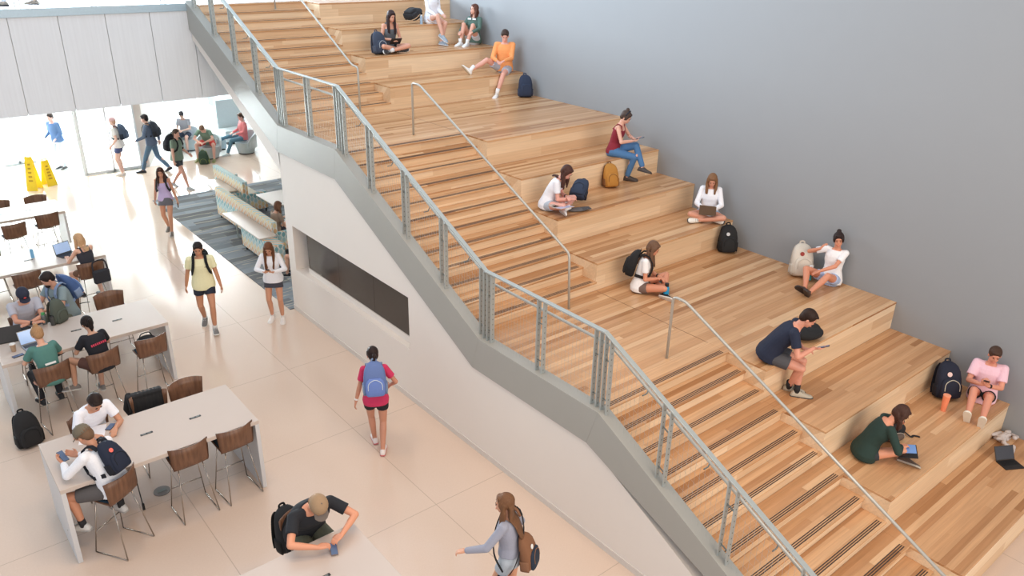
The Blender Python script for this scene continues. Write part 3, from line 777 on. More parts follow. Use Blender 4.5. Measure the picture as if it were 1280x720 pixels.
def person(label, loc, face, H=1.72, sex='m', pel=(0, 0, .93), lean=(4, 8), side=0, twist=0, head=(8, 0, 0), neck=None,
           fL=(-.09, .0, .09), fR=(.09, .0, .09), kL=(-.15, 1, .1), kR=(.15, 1, .1), toeL=None, toeR=None,
           hL=(-.26, .05, .82), hR=(.26, .05, .82), eL=(-.15, -1, -.1), eR=(.15, -1, -.1), dL=None, dR=None, nL=None, nR=None, curl=(.45, .45),
           skin_c=(214, 168, 142), hair_c=(58, 42, 34), hair='short', hlen=.34, top=('tee', (240, 240, 240)), bottom=('shorts', (40, 42, 50)),
           shoe=((40, 40, 44), (230, 230, 228)), sock=None, cap=None, width=1.0, vox=.009, group=None, lift=0, cat='person', hipyaw=0, bare_feet=False, watch=None, hback=.125):
    s = H/1.75; fem = sex == 'f'
    root = thing('person', label, cat, loc, R(face-90), group)
    S = lambda p: V(p)*s
    Lp = rotv((1, 0, 0), 'Z', hipyaw); Fp = rotv((0, 1, 0), 'Z', hipyaw)
    P = V((pel[0], pel[1], pel[2]))*s if not lift else V(pel)*s
    up0 = V((0, 0, 1))
    d0 = (up0*math.cos(R(lean[0]))+Fp*math.sin(R(lean[0]))).normalized()
    d0 = (d0+Lp*math.tan(R(side))*.5).normalized()
    Lc = rotv(Lp, 'Z', twist); Fc = rotv(Fp, 'Z', twist)
    d1 = (up0*math.cos(R(lean[1]))+Fc*math.sin(R(lean[1]))).normalized(); d1 = (d1+Lc*math.tan(R(side))).normalized()
    Lc = (Lc-d1*Lc.dot(d1)).normalized(); Fc = d1.cross(Lc)
    L0 = (Lp-d0*Lp.dot(d0)).normalized(); F0 = d0.cross(L0)
    w = P+d0*.22*s                       # waist / lower ribs
    N = w+d1*.32*s                       # neck base
    hipw = .092 if fem else .088
    HL, HR = P-Lp*hipw*s+V((0, 0, -.01)), P+Lp*hipw*s+V((0, 0, -.01))
    sw = (.150 if fem else .172)*width
    SHL, SHR = w+d1*.262*s-Lc*sw*s, w+d1*.262*s+Lc*sw*s
    th, sh = .435*s, .42*s
    KL, AL = ik(HL, S(fL), th, sh, kL); KR, AR = ik(HR, S(fR), th, sh, kR)
    ua, fa = .29*s, .255*s
    EL, WL = ik(SHL, S(hL), ua, fa, eL); ER, WR = ik(SHR, S(hR), ua, fa, eR)
    # torso sections: position along the spine, half width, half depth
    if fem: prof = [(-.12, .10, .085, 0), (-.07, .155, .112, -.008), (0, .168, .118, -.012), (.08, .150, .104, -.004), (.16, .122, .092, 0), (.24, .128, .094, .004), (.33, .148, .106, .012), (.40, .146, .104, .010), (.455, .138, .088, 0), (.50, .098, .066, -.004), (.53, .058, .052, -.004)]
    else: prof = [(-.12, .10, .085, 0), (-.07, .152, .108, -.004), (0, .160, .115, -.006), (.08, .152, .108, 0), (.16, .146, .104, .002), (.24, .152, .108, .004), (.33, .164, .118, .006), (.40, .166, .116, .004), (.455, .156, .096, 0), (.50, .108, .070, -.004), (.53, .062, .056, -.004)]
    def tors(t):
        t = t*1.0
        if t < .10: c = P+d0*t*s; k = 0.0
        elif t < .30: k = (t-.10)/.20
        else: k = 1.0
        if t >= .10:
            # quadratic blend between the two directions
            a = P+d0*.10*s; m = w; b_ = w+d1*.08*s
            if t < .30: c = a*(1-k)**2+m*2*k*(1-k)+b_*k*k
            else: c = b_+d1*(t-.30)*s
        L_ = (L0*(1-k)+Lc*k).normalized(); F_ = (F0*(1-k)+Fc*k).normalized()
        return c, L_, F_
    def torso(g, t0, t1, inf=0.0, hem=0.0, n=22):
        ts = sorted(set([t0, t1]+[p[0] for p in prof if t0 < p[0] < t1])); rings = []
        for t in ts:
            for a, b in zip(prof, prof[1:]):
                if a[0] <= t <= b[0]+1e-6:
                    k = (t-a[0])/(b[0]-a[0]); hw = a[1]+(b[1]-a[1])*k; hd = a[2]+(b[2]-a[2])*k; oy = a[3]+(b[3]-a[3])*k; break
            e = inf+hem*max(0, (.30-t)/.35)
            c, L_, F_ = tors(t); wd = width if t > -.2 else 1
            rings.append(ringset(c, L_, F_, (hw*wd+e)*s, (hd*(.5+.5*wd)+e)*s, n, 2.4, oy*s))
        g.loft(rings)
    # head frame
    hp, hy, hr = head
    ub = d1*.5+up0*.5; ub.normalize()
    Fh = rotv(Fc, 'Z', hy); Fh = (Fh-up0*Fh.z).normalized(); Lh = Fh.cross(up0)
    Uh = (up0*math.cos(R(hp))+Fh*math.sin(R(hp))).normalized(); Fh = (Fh*math.cos(R(hp))-up0*math.sin(R(hp))).normalized()
    if hr: Uh = (Uh*math.cos(R(hr))+Lh*math.sin(R(hr))).normalized(); Lh = Fh.cross(Uh)
    nb = N+(ub*.6+Uh*.4)*.042*s
    C = nb+(ub*.3+Uh*.7).normalized()*.108*s+Fh*.024*s            # head centre
    HM = (Lh, Fh, Uh)
    hd_ = lambda x, y, z: C+(Lh*x+Fh*y+Uh*z)*s
    # ---- body: one continuous surface
    g = G()
    torso(g, -.12, .53)
    seg(g, N-d1*.05*s, C-Uh*.06*s-Fh*.015*s, .060*s*(.9 if fem else 1), .052*s*(.88 if fem else 1), 14)
    seg(g, w+d1*.235*s-Lc*.08*s, SHL, .052*s, .046*s); seg(g, w+d1*.235*s+Lc*.08*s, SHR, .052*s, .046*s)
    g.ell(hd_(0, -.010, .028), .074*s, .093*s, .088*s, HM); g.ell(hd_(0, .022, -.035), .060*s, .068*s, .078*s, HM)
    g.ell(hd_(0, .050, -.085), .030*s, .030*s, .026*s, HM, 10, 7)
    g.loft([[hd_(x*q, y, z) for x in (-1, 1)] + [hd_(0, y2, z)] for q, y, y2, z in ((.007, .075, .094, .012), (.012, .078, .104, -.012), (.015, .070, .100, -.034))])
    for k in (-1, 1):
        g.ell(hd_(k*.077, -.005, -.012), .010*s, .018*s, .030*s, HM, 8, 6)
        g.ell(hd_(k*.026, .078, .030), .018*s, .010*s, .007*s, HM, 8, 6)        # brow
    g.ell(hd_(0, .088, -.060), .022*s, .008*s, .007*s, HM, 8, 6)                 # lips
    for Hh, K, A, sgn, toe in ((HL, KL, AL, -1, toeL), (HR, KR, AR, 1, toeR)):
        seg(g, Hh, Hh+(K-Hh)*.45, .086*s*width, .072*s*width); seg(g, Hh+(K-Hh)*.45, K, .072*s*width, .054*s)
        cd_ = (A-K).normalized(); back = -(V(kL if sgn < 0 else kR)); back = back-cd_*back.dot(cd_)
        if back.length > 1e-3: back.normalize()
        m = K+(A-K)*.32+back*.012*s
        seg(g, K, m, .052*s, .054*s); seg(g, m, A, .054*s, .034*s)
    for Sh, E, Wr, sgn, dd, nn, cu in ((SHL, EL, WL, -1, dL, nL, curl[0]), (SHR, ER, WR, 1, dR, nR, curl[1])):
        seg(g, Sh, Sh+(E-Sh)*.4, .046*s*(.90 if fem else 1), .045*s*(.88 if fem else 1)); seg(g, Sh+(E-Sh)*.4, E, .045*s*(.88 if fem else 1), .037*s*(.9 if fem else 1))
        m = E+(Wr-E)*.3
        seg(g, E, m, .037*s, .038*s*(.92 if fem else 1)); seg(g, m, Wr, .038*s*(.92 if fem else 1), .025*s)
        d = V(dd) if dd is not None else (Wr-E).normalized()
        n_ = V(nn) if nn is not None else (V((-sgn, 0, 0)) if d.z < -.5 else V((0, 0, -1)))
        hand(g, Wr, d, n_, s*.95, sgn, cu)
    feet = []
    for K, A, sgn, toe in ((KL, AL, -1, toeL), (KR, AR, 1, toeR)):
        if toe is None:
            td = V((sgn*.14, 1, 0))
            sd = A-K
            if sd.normalized().z > -.25: td = V((td.x*.3, td.y*.3, 1.0)) if abs(sd.y) > .2*s else V((sgn*.3, 1, 0))
        else: td = V(toe)
        td.normalize()
        un = -(A-K).normalized(); un = un-td*un.dot(td)
        if un.length < .05: un = V((0, 0, 1))-td*td.z
        un.normalize(); rt = td.cross(un)
        feet.append((A, td, un, rt))
        heel = A-td*.045*s-un*.075*s; 
        rings = []
        for y, hw, h in ((-.055, .022, .035), (-.03, .033, .075), (.03, .036, .085), (.09, .042, .055), (.15, .044, .034), (.19, .03, .024)):
            c = A+td*y*s-un*.088*s
            rings.append([c+rt*hw*a*s+un*h*b*s for a, b in ((-1, .05), (-.8, 0), (.8, 0), (1, .05), (.9, .6), (.45, 1), (-.45, 1), (-.9, .6))])
        g.loft(rings)
        seg(g, A, A-un*.03*s, .036*s, .036*s)
    rm_obj('body', g, skin(skin_c), root, vox*.85, 2)
    # ---- face details
    em = mat('eye_dark', (38, 28, 24), .3); lm = mat('lips_%d' % skin_c[0], (min(255, skin_c[0]-10), int(skin_c[1]*.68), int(skin_c[2]*.68)), .45)
    g = G()
    for k in (-1, 1): g.ell(hd_(k*.029, .0865, .012), .012*s, .006*s, .0055*s, HM, 8, 6)
    ww = g; obj('eyes', ww, em, root, smooth=True)
    obj('mouth', G().ell(hd_(0, .0965, -.060), .021*s, .004*s, .0065*s, HM, 8, 6), lm, root, smooth=True)
    if hair_c: obj('eyebrows', G().ell(hd_(-.029, .088, .034), .015*s, .004*s, .004*s, HM, 8, 6).ell(hd_(.029, .088, .034), .015*s, .004*s, .004*s, HM, 8, 6), hairm(hair_c), root, smooth=True)
    # ---- hair
    if hair:
        g = G(); lower = 0
        g.ell(hd_(0, -.022, .042), .087*s, .099*s, .093*s, HM, 18, 12)
        g.ell(hd_(0, -.058, .0), .076*s, .058*s, .085*s, HM, 14, 10)
        if hair == 'short' and not cap:
            for i in range(16):
                a = random.uniform(0, 2*PI); q = random.uniform(.2, 1)
                g.ell(hd_(.055*q*math.cos(a), .01+.065*q*math.sin(a), .112-.03*q), .024*s, .026*s, .018*s, HM, 8, 6)
            g.ell(hd_(0, .055, .085), .055*s, .028*s, .022*s, HM, 10, 7)
        if hair in ('long', 'pony', 'bun', 'bob'):
            for k in (-1, 1): g.ell(hd_(k*.068, .012, .02), .020*s, .048*s, .062*s, HM, 10, 8)
            g.ell(hd_(0, .045, .092), .060*s, .036*s, .020*s, HM, 10, 7)
        if hair in ('long', 'bob'):
            L = hlen*s if hair == 'long' else .16*s
            # back curtain follows the head then falls
            bk0 = hd_(0, -.075, .0)
            down = V((0, 0, -1)); Lz = (Lh-up0*Lh.z).normalized(); Bz = (Fc-up0*Fc.z).normalized()
            rings = []
            for k in range(8):
                t = k/7; c = bk0+down*L*t
                # keep outside the back
                tt = (c-w).dot(d1); 
                dep = (c-(w+d1*tt)).dot(Fc)
                lim = -hback*s
                if tt < .30*s and dep > lim and lean[1] < 60: c = c+Fc*(lim-dep)*min(1, (k)/(3 if hlen < .5 else 5))
                hw = (.080+.018*math.sin(PI*min(1, t*1.3))-.03*t*t+(.02 if hlen > .5 else 0))*s
                rings.append([c+Lz*hw*math.cos(2*PI*i/12)*(1+.05*math.sin(i*5+k))+Bz*.032*s*math.sin(2*PI*i/12) for i in range(12)])
            g.loft(rings)
            for k in (-1, 1):
                p0 = hd_(k*.074, -.005, .03); p1 = hd_(k*.080, .012, -.04)+down*.02*s
                p2 = p1+down*.09*s+Bz*.010*s; p3 = p1+down*(L*.85)+Bz*(.03 if lean[1] < 30 else .0)*s-Lz*k*.015*s
                for a, b, ra, rb in ((p0, p1, .026, .030), (p1, p2, .030, .030), (p2, p3, .030, .014)): seg(g, a, b, ra*s, rb*s, 10)
                for q in range(3):
                    o_ = Lz*random.uniform(-.015, .02)*k+Bz*random.uniform(-.03, .015)
                    seg(g, p1+o_*s, p3+o_*2*s+V((0, 0, random.uniform(-.03, .05)*s)), .018*s, .009*s, 8)
        if hair == 'pony':
            p0 = hd_(0, -.115, .03); p1 = p0-Fh*.05*s-up0*.03*s
            path = [p0, p1, p1-up0*.12*s-Fh*.005*s, p1-up0*hlen*s*.9]
            for a, b, ra, rb in zip(path, path[1:], (.022, .034, .034), (.034, .036, .012)): seg(g, a, b, ra*s, rb*s, 10)
        if hair == 'bun': g.ell(hd_(0, -.06, .135), .038*s, .038*s, .034*s, HM, 12, 8)
        rm_obj('hair', g, hairm(hair_c), root, vox*.9, 1)
    if cap:
        cc = cap if isinstance(cap[0], tuple) else (cap, cap)
        g = G()
        rings = []
        for z, q in ((.030, 1.0), (.060, .99), (.09, .90), (.115, .72), (.132, .42), (.138, .1)):
            rings.append([hd_(.091*q*math.cos(2*PI*i/20), -.012+.108*q*math.sin(2*PI*i/20), z) for i in range(20)])
        g.loft(rings); cp = obj('cap', g, cloth(cc[0]), root, smooth=True)
        g = G(); rings = []
        for k in range(7):
            x = -.072+.144*k/6; y1 = .085+.075*math.sqrt(max(0, 1-(x/.078)**2)); z = .036-.010*abs(x/.07)**2
            y0 = .06; rings.append([hd_(x, y0, z+.004), hd_(x, y1, z-.012), hd_(x, y1, z-.018), hd_(x, y0, z-.004)])
        g.loft(rings); obj('brim', g, cloth(cc[1]), cp)
        obj('cap_button', G().ell(hd_(0, -.01, .139), .008*s, .008*s, .005*s, HM, 8, 5), cloth(cc[1]), cp)
    # ---- clothing
    kind, tc = top[0], top[1]
    g = G(); hem = -.05
    if kind == 'tank':
        torso(g, -.05 if len(top) < 3 else top[2], .43, .007, .010)
        for k in (-1, 1): g.ribbon([tors(.42)[0]+Lc*k*.085*s+Fc*.088*s, w+d1*.30*s+Lc*k*.085*s+Fc*.045*s, w+d1*.31*s+Lc*k*.082*s-Fc*.04*s, tors(.40)[0]+Lc*k*.08*s-Fc*.105*s], [Fc, d1+Fc*.5, d1-Fc*.5, -Fc], .035*s, .016)
    else:
        infl = {'tee': .014, 'long': .013, 'loose': .019, 'offshoulder': .022, 'dress': .018}.get(kind, .014)
        h0 = {'tee': -.07, 'long': -.07, 'loose': -.11, 'offshoulder': -.10, 'dress': -.12}.get(kind, -.07)
        if len(top) > 2: h0 = top[2]
        torso(g, h0, .505 if kind != 'offshoulder' else .478, infl, .022 if kind != 'tee' else (.018 if fem else .030))
        frac = {'tee': .62, 'long': 1.0, 'loose': .70, 'offshoulder': 1.0, 'dress': 1.0}.get(kind, .62)
        for Sh, E, Wr, sgn in ((SHL, EL, WL, -1), (SHR, ER, WR, 1)):
            f = .9 if fem else 1
            r0, r1 = (.058*f+infl*.25)*s, (.056*f+infl*.5)*s
            st = Sh+(Lc*-sgn*.05*s if kind != 'offshoulder' else (E-Sh)*.25)
            if frac >= 1:
                seg(g, st, Sh, r0, r0); seg(g, Sh if kind != 'offshoulder' else st, E, r0, .050*f*s+infl*.2); seg(g, E, E+(Wr-E)*.9, .050*f*s+infl*.2, .035*s+infl*.15)
            else:
                seg(g, w+d1*.24*s+Lc*sgn*.09*s, Sh, .068*f*s, r0)
                seg(g, Sh, Sh+(E-Sh)*frac, r0, r1, 14, caps=False); g.ell(Sh, r0, r0, r0)
    tn = {'tee': 't_shirt', 'loose': 't_shirt', 'tank': 'tank_top', 'long': 'long_sleeved_top', 'offshoulder': 'sweater', 'dress': 'dress'}[kind]
    shirt = rm_obj(tn, g, cloth(tc), root, vox, 2)
    kind, bc = bottom[0], bottom[1]
    g = G()
    if kind in ('shorts', 'trousers'):
        fr = bottom[2] if len(bottom) > 2 else .55
        torso(g, -.115, .09, .012, 0)
        for Hh, K, A in ((HL, KL, AL), (HR, KR, AR)):
            if kind == 'shorts':
                e = Hh+(K-Hh)*fr; seg(g, Hh, e, .100*s*width, .090*s*width, 16, caps=False); g.ell(Hh, .1*s, .1*s, .1*s)
            else:
                seg(g, Hh, K, .098*s, .066*s, 14); seg(g, K, K+(A-K)*.93, .066*s, .052*s, 14)
    elif kind == 'skirt':
        fr = bottom[2] if len(bottom) > 2 else .5
        torso(g, -.115, .10, .012, 0)
        eL_, eR_ = HL+(KL-HL)*fr, HR+(KR-HR)*fr
        m0 = P; m1 = (eL_+eR_)/2; ax = (eR_-eL_); wd = ax.length/2+.095*s; ax.normalize(); dn = (m1-m0).normalized(); fw = dn.cross(ax).normalized()
        g.loft([ringset(m0+(m1-m0)*t, ax, fw, .165*s*(1-t)+wd*t, .12*s*(1-t)+.105*s*t, 20, 2.2) for t in (0, .35, .7, 1)])
    rm_obj({'shorts': 'shorts', 'trousers': 'trousers', 'skirt': 'skirt'}[kind], g, cloth(bc), root, vox, 2)
    # ---- socks and shoes
    for (A, td, un, rt) in feet:
        if sock: 
            obj('sock', G().tube([A-un*.03*s, A+un*.075*s*sock[1]], [.041*s, .042*s], 12), cloth(sock[0]), root, smooth=True)
        if shoe:
            g = G(); rings = []
            for y, hw, h in ((-.075, .022, .03), (-.065, .034, .06), (-.035, .040, .088), (.02, .042, .090), (.07, .046, .072), (.12, .050, .052), (.165, .048, .042), (.195, .036, .034), (.208, .018, .022)):
                c = A+td*y*s-un*.088*s
                rings.append([c+rt*hw*a*s+un*h*b*s for a, b in ((-1, .22), (-.9, .12), (.9, .12), (1, .22), (.96, .6), (.6, .95), (0, 1.04), (-.6, .95), (-.96, .6))])
            g.loft(rings); so = obj('shoe', g, shoem(shoe[0]), root, smooth=True)
            g = G(); rings = []
            for y, hw in ((-.08, .024), (-.065, .038), (-.02, .042), (.05, .046), (.12, .053), (.17, .050), (.205, .034), (.216, .016)):
                c = A+td*y*s-un*.093*s
                rings.append([c+rt*hw*a*s+un*h*s for a, h in ((-1, 0), (1, 0), (1, .022), (-1, .022))])
            g.loft(rings); obj('sole', g, shoem(shoe[1]), so, bevel=.003)
            g = G()
            for q in range(4):
                y = .03+.025*q; h = .088-.012*q
                c = A+td*y*s-un*.088*s; g.obox(c+un*(h*1.04)*s, rt*.022*s, td*.003*s, un*.003*s)
            obj('laces', g, shoem(shoe[1]), so)
    if watch:
        E, Wr = (EL, WL) if watch[0] == 'L' else (ER, WR)
        p = Wr-(Wr-E).normalized()*.03*s
        obj('wristwatch', G().tube([p, p-(Wr-E).normalized()*.028*s], .031*s, 12), M_BLACK if len(watch) < 2 else watch[1], root)
    M = Matrix.LocRotScale(V(loc), Matrix.Rotation(R(face-90), 3, 'Z').to_quaternion(), V((1, 1, 1)))
    inf = dict(root=root, M=M, P=P, w=w, N=N, Lc=Lc, Fc=Fc, d1=d1, C=C, HM=HM, WL=WL, WR=WR, SHL=SHL, SHR=SHR, KL=KL, KR=KR, AL=AL, AR=AR, s=s, shirt=shirt, tors=tors, EL=EL, ER=ER, hd=hd_)
    return inf

def chest_mark(pi, col, pts, name='shirt_print', t=.36, back=False, off=0):
    """small print on the shirt: pts = boxes (x0, z0, x1, z1) in chest coordinates"""
    s = pi['s']; c, L, F = pi['tors'](t); sg = -1 if back else 1
    g = G()
    for (x0, z0, x1, z1) in pts:
        cc = c+L*(x0+x1)/2*s+pi['d1']*(z0+z1)/2*s+F*sg*(.128+off)*s
        g.obox(cc, L*(x1-x0)/2*s, pi['d1']*(z1-z0)/2*s, F*.004)
    o = obj(name, g, cloth(col), pi['shirt']); return o

# ------------------------------------------------------------------ carried and standing bags
def backpack(label, col, loc=None, rz=0, tilt=0, roll=0, wearer=None, k=1.0, accent=None, pocket=None, straps='both', group=None, slump=0, name='backpack', width=1.0, drop=0.0, zipc=None, badge=None):
    """back panel on y=0, front towards -y, standing on z=0; when worn it takes the wearer's chest frame"""
    accent = accent or tuple(max(0, int(c*.6)) for c in col); pocket = pocket or col
    t = thing(name, label, 'backpack', (0, 0, 0), 0, group)
    if wearer:
        s = wearer['s']; d, F, L = wearer['d1'], wearer['Fc'], wearer['Lc']
        o = wearer['w']+d*(-.06-drop)*s-F*.115*s
        M = Matrix(((L.x, F.x, d.x, o.x), (L.y, F.y, d.y, o.y), (L.z, F.z, d.z, o.z), (0, 0, 0, 1)))
        t.matrix_world = wearer['M'] @ M
    else:
        t.matrix_world = Matrix.Translation(V(loc)) @ Matrix.Rotation(R(rz), 4, 'Z') @ Matrix.Rotation(R(tilt), 4, 'X') @ Matrix.Rotation(R(roll), 4, 'Y')
    g = G(); rings = []
    W_, Dp, Hh = .15*k*width, .085*k, .46*k
    for z, qw, qd in ((0, .82, .75), (.015, .93, .9), (.06, 1, 1.05), (.16, 1.02, 1.08), (.26, .99, 1.0), (.35, .90, .86), (.41, .74, .66), (.44, .55, .46), (.46, .30, .25)):
        z = z*k*(1-slump*.25); lx = slump*.02*math.sin(z*9)
        rings.append(ringset(V((lx, -Dp*qd-.004, z)), V((1, 0, 0)), V((0, 1, 0)), W_*qw, Dp*qd, 22, 3.0))
    g.loft(rings); obj('main_compartment', g, cloth(col), t, smooth=True)
    g = G(); rings = []
    for z, qw, qd in ((.02, .70, .5), (.04, .82, .85), (.10, .86, 1), (.18, .84, .95), (.24, .74, .7), (.275, .5, .35)):
        rings.append(ringset(V((0, -2*Dp*.99-.006, z*k)), V((1, 0, 0)), V((0, 1, 0)), W_*qw, .040*k*qd, 18, 3.0))
    g.loft(rings); pk = obj('front_pocket', g, cloth(pocket), t, smooth=True)
    zc = cloth(zipc or accent)
    zp = [(-W_*.74, -2*Dp*.86-.01, .19*k), (-W_*.72, -2*Dp*.78, .30*k), (-W_*.45, -2*Dp*.60-.008, .395*k), (0, -2*Dp*.50-.006, .425*k), (W_*.45, -2*Dp*.60-.008, .395*k), (W_*.72, -2*Dp*.78, .30*k), (W_*.74, -2*Dp*.86-.01, .19*k)]
    obj('zipper', G().tube(smoothpath(zp, 5), .0055*k, 6), zc, t, smooth=True)
    zp2 = [(-W_*.62, -2*Dp-.040*k, .12*k), (-W_*.55, -2*Dp-.036*k, .215*k), (0, -2*Dp-.028*k, .262*k), (W_*.55, -2*Dp-.036*k, .215*k), (W_*.62, -2*Dp-.040*k, .12*k)]
    obj('pocket_zipper', G().tube(smoothpath(zp2, 5), .005*k, 6), zc, pk, smooth=True)
    obj('carry_handle', G().ribbon(smoothpath([(-.03*k, -.02*k, .44*k), (-.025*k, -.015*k, .485*k), (.025*k, -.015*k, .485*k), (.03*k, -.02*k, .44*k)], 4), V((0, 1, 0)), .022*k, .006), cloth(accent), t)
    for q in (-1, 1):
        g = G(); rings = []
        for z in (.02, .07, .15, .17): rings.append(ringset(V((q*W_*.97, -Dp, z*k)), V((1, 0, 0)), V((0, 1, 0)), .022*k*(1 if z > .03 else .6), Dp*.7, 12, 2.6))
        g.loft(rings); obj('side_pocket', g, cloth(accent), t, smooth=True)
    if badge:
        obj('badge', G().cyl((0, 0, 0), .030*k, .006, 16).xf(Matrix.Translation((-.03*k, -2*Dp*.92-.004, .325*k)) @ Matrix.Rotation(R(78), 4, 'X')), cloth(badge), t)
    if wearer:
        s = wearer['s']; iM = (t.matrix_world.inverted() @ wearer['M']); r3 = iM.to_3x3()
        for q, SH in ((-1, wearer['SHL']), (1, wearer['SHR'])):
            if straps == 'right' and q < 0: continue
            L, F, d, w = wearer['Lc'], wearer['Fc'], wearer['d1'], wearer['w']
            c = w
            path = [(q*.075, -.125, .27), (q*.085, -.085, .335), (q*.095, -.02, .352), (q*.100, .055, .325), (q*.105, .115, .25), (q*.120, .142, .16), (q*.150, .125, .05), (q*.165, .06, -.01), (q*.14, -.10, -.02)]
            nr = [(0, -1, .6), (0, -.7, 1), (0, 0, 1), (0, .7, 1), (0, 1, .4), (q*.2, 1, 0), (q*.8, .7, 0), (q, .1, 0), (q*.6, -.6, 0)]
            wp = [iM @ (c+(L*a+F*b+d*z)*s) for a, b, z in path]; wn_ = [r3 @ (L*a+F*b+d*z) for a, b, z in nr]
            obj('shoulder_strap', G().ribbon(wp, wn_, .048*s, .014), cloth(accent), t)
    elif straps:
        for q in (-1, 1):
            pts = smoothpath([(q*.06*k, .004, .42*k), (q*.08*k, .035*k, .36*k), (q*.10*k, .045*k, .22*k), (q*.12*k, .03*k, .10*k), (q*.13*k, .006, .03*k)], 4)
            obj('shoulder_strap', G().ribbon(pts, V((0, 1, 0)), .05*k, .012), cloth(accent), t)
    return t

def phone(label, p, n, upd, k=1.0, col=M_BLACK):
    """p world centre, n = screen normal, upd = long axis"""
    t = thing('phone', label, 'phone', p, 0)
    n = V(n).normalized(); u = V(upd); u = (u-n*u.dot(n)).normalized(); r = u.cross(n)
    obj('phone_case', G().obox((0, 0, 0), r*.037*k, u*.076*k, n*.004), col, t, bevel=.003)
    obj('phone_screen', G().obox(n*.0045, r*.034*k, u*.072*k, n*.0005), mat('phone_screen_glass', (70, 84, 110), .15, emit=((110, 130, 165), .25)), t)
    return t
M_LAPG = mat('silver_aluminium', (164, 164, 166), .35, .6)
M_LAPD = mat('dark_aluminium', (52, 50, 50), .4, .4)
def laptop(label, loc, face, angle=105, tilt=0, m=None, scr=(150, 172, 205), emit=.55, k=1.0, roll=0):
    """base lies on z=0; the screen faces the user who sits at -y (local)"""
    m = m or M_LAPG
    t = thing('laptop', label, 'laptop'); t.matrix_world = Matrix.Translation(V(loc)) @ Matrix.Rotation(R(face-90), 4, 'Z') @ Matrix.Rotation(R(tilt), 4, 'X') @ Matrix.Rotation(R(roll), 4, 'Y')
    b = obj('base', G().box(-.16*k, -.11*k, 0, .16*k, .11*k, .014), m, t, bevel=.003)
    g = G()
    for r_ in range(5):
        for c_ in range(13): g.box((-.14+c_*.0218)*k, (-.02+r_*.022)*k, .014, (-.14+c_*.0218+.018)*k, (-.002+r_*.022)*k, .0155)
    kb = obj('keyboard', g, M_BLACK, t); kb['kind'] = 'stuff'
    obj('trackpad', G().box(-.045*k, -.09*k, .014, .045*k, -.03*k, .0148), M_LAPD, t)
    a = R(angle-90); u = V((0, math.sin(a), math.cos(a))); n = V((0, -math.cos(a), math.sin(a))); h = V((0, .11*k, .014))
    ld = obj('lid', G().obox(h+u*.108*k, V((.16*k, 0, 0)), u*.108*k, n*.004), m, t, bevel=.002)
    obj('screen', G().obox(h+u*.110*k+n*.0045, V((.150*k, 0, 0)), u*.096*k, n*.0006), mat('screen_%d_%d' % (scr[0], int(emit*100)), scr, .2, emit=(scr, emit)), ld)
    return t
def wp(pi, p): return pi['M'] @ V(p)
def wd(pi, d): return pi['M'].to_3x3() @ V(d)
# ------------------------------------------------------------------ people on the floor
WALK = dict(pel=(0, 0, .915), lean=(3, 6))
BLK = (28, 28, 32); NAVY = (30, 38, 58); WHT = (236, 236, 238)
pi = person('man in pale yellow t-shirt and navy shorts walking towards the tables', (-4.14, 9.15, 0), 248, 1.80, 'm', **WALK,
    fL=(-.10, .20, .10), fR=(.09, -.24, .13), hL=(-.29, .08, .86), hR=(.30, -.04, .86), toeR=(.1, 1, -.25), toeL=(-.15, 1, .15), top=('tee', (232, 228, 186), -.10), bottom=('shorts', (32, 40, 56), .48),
    hair_c=(40, 32, 28), skin_c=(196, 140, 108), shoe=((120, 118, 116), (232, 230, 226)), sock=((238, 238, 238), 2.0), head=(14, 0, 0), width=1.04)
chest_mark(pi, (60, 60, 60), [(-.13, .005, -.06, .012)], t=.36)
backpack('black backpack on the back of the man in a yellow t-shirt', (24, 34, 32), wearer=pi)
pi = person('woman in white long sleeves and dark skirt standing, looking at her phone', (-2.98, 8.72, 0), 236, 1.68, 'f', pel=(0, 0, .93), lean=(2, 8), head=(32, 0, 0),
    fL=(-.11, .03, .09), fR=(.10, -.03, .09), hL=(-.07, .28, 1.16), hR=(.07, .28, 1.16), eL=(-.9, -.4, -.4), eR=(.9, -.4, -.4), dL=(.3, .8, .35), dR=(-.3, .8, .35), nL=(0, -.3, 1), nR=(0, -.3, 1),
    top=('long', (236, 236, 240)), bottom=('skirt', (66, 66, 76), .42), hair='long', hair_c=(104, 66, 44), hlen=.42, shoe=((232, 228, 224), (238, 236, 234)), sock=((232, 228, 226), 1.4), skin_c=(204, 148, 118))
phone('phone held by the woman in white long sleeves and dark skirt', wp(pi, (0, .36, 1.19)), wd(pi, (0, -.6, .8)), wd(pi, (0, .8, .6)))
vst = G(); pi2 = pi
pi = person('woman in lavender top and grey shorts walking, phone in hand', (-3.02, 14.85, 0), 240, 1.70, 'f', pel=(0, 0, .92), lean=(2, 5), head=(12, 8, 4),
    fL=(-.07, .18, .10), fR=(.09, -.20, .12), hL=(-.30, .08, .84), hR=(.27, -.05, .84), top=('tank', (200, 184, 226)), bottom=('skirt', (104, 104, 112), .40), hair='long', hair_c=(72, 48, 40), hlen=.30,
    shoe=((130, 122, 118), (200, 196, 190)), skin_c=(206, 150, 122), toeR=(.1, 1, -.3))
backpack('dark grey backpack on the back of the woman in a lavender top', (66, 66, 74), wearer=pi, k=.8)
phone('phone in the lowered hand of the woman in a lavender top', wp(pi, pi['WL'])+V((0, 0, -.11)), wd(pi, (1, 0, 0)), V((0, 0, 1)))
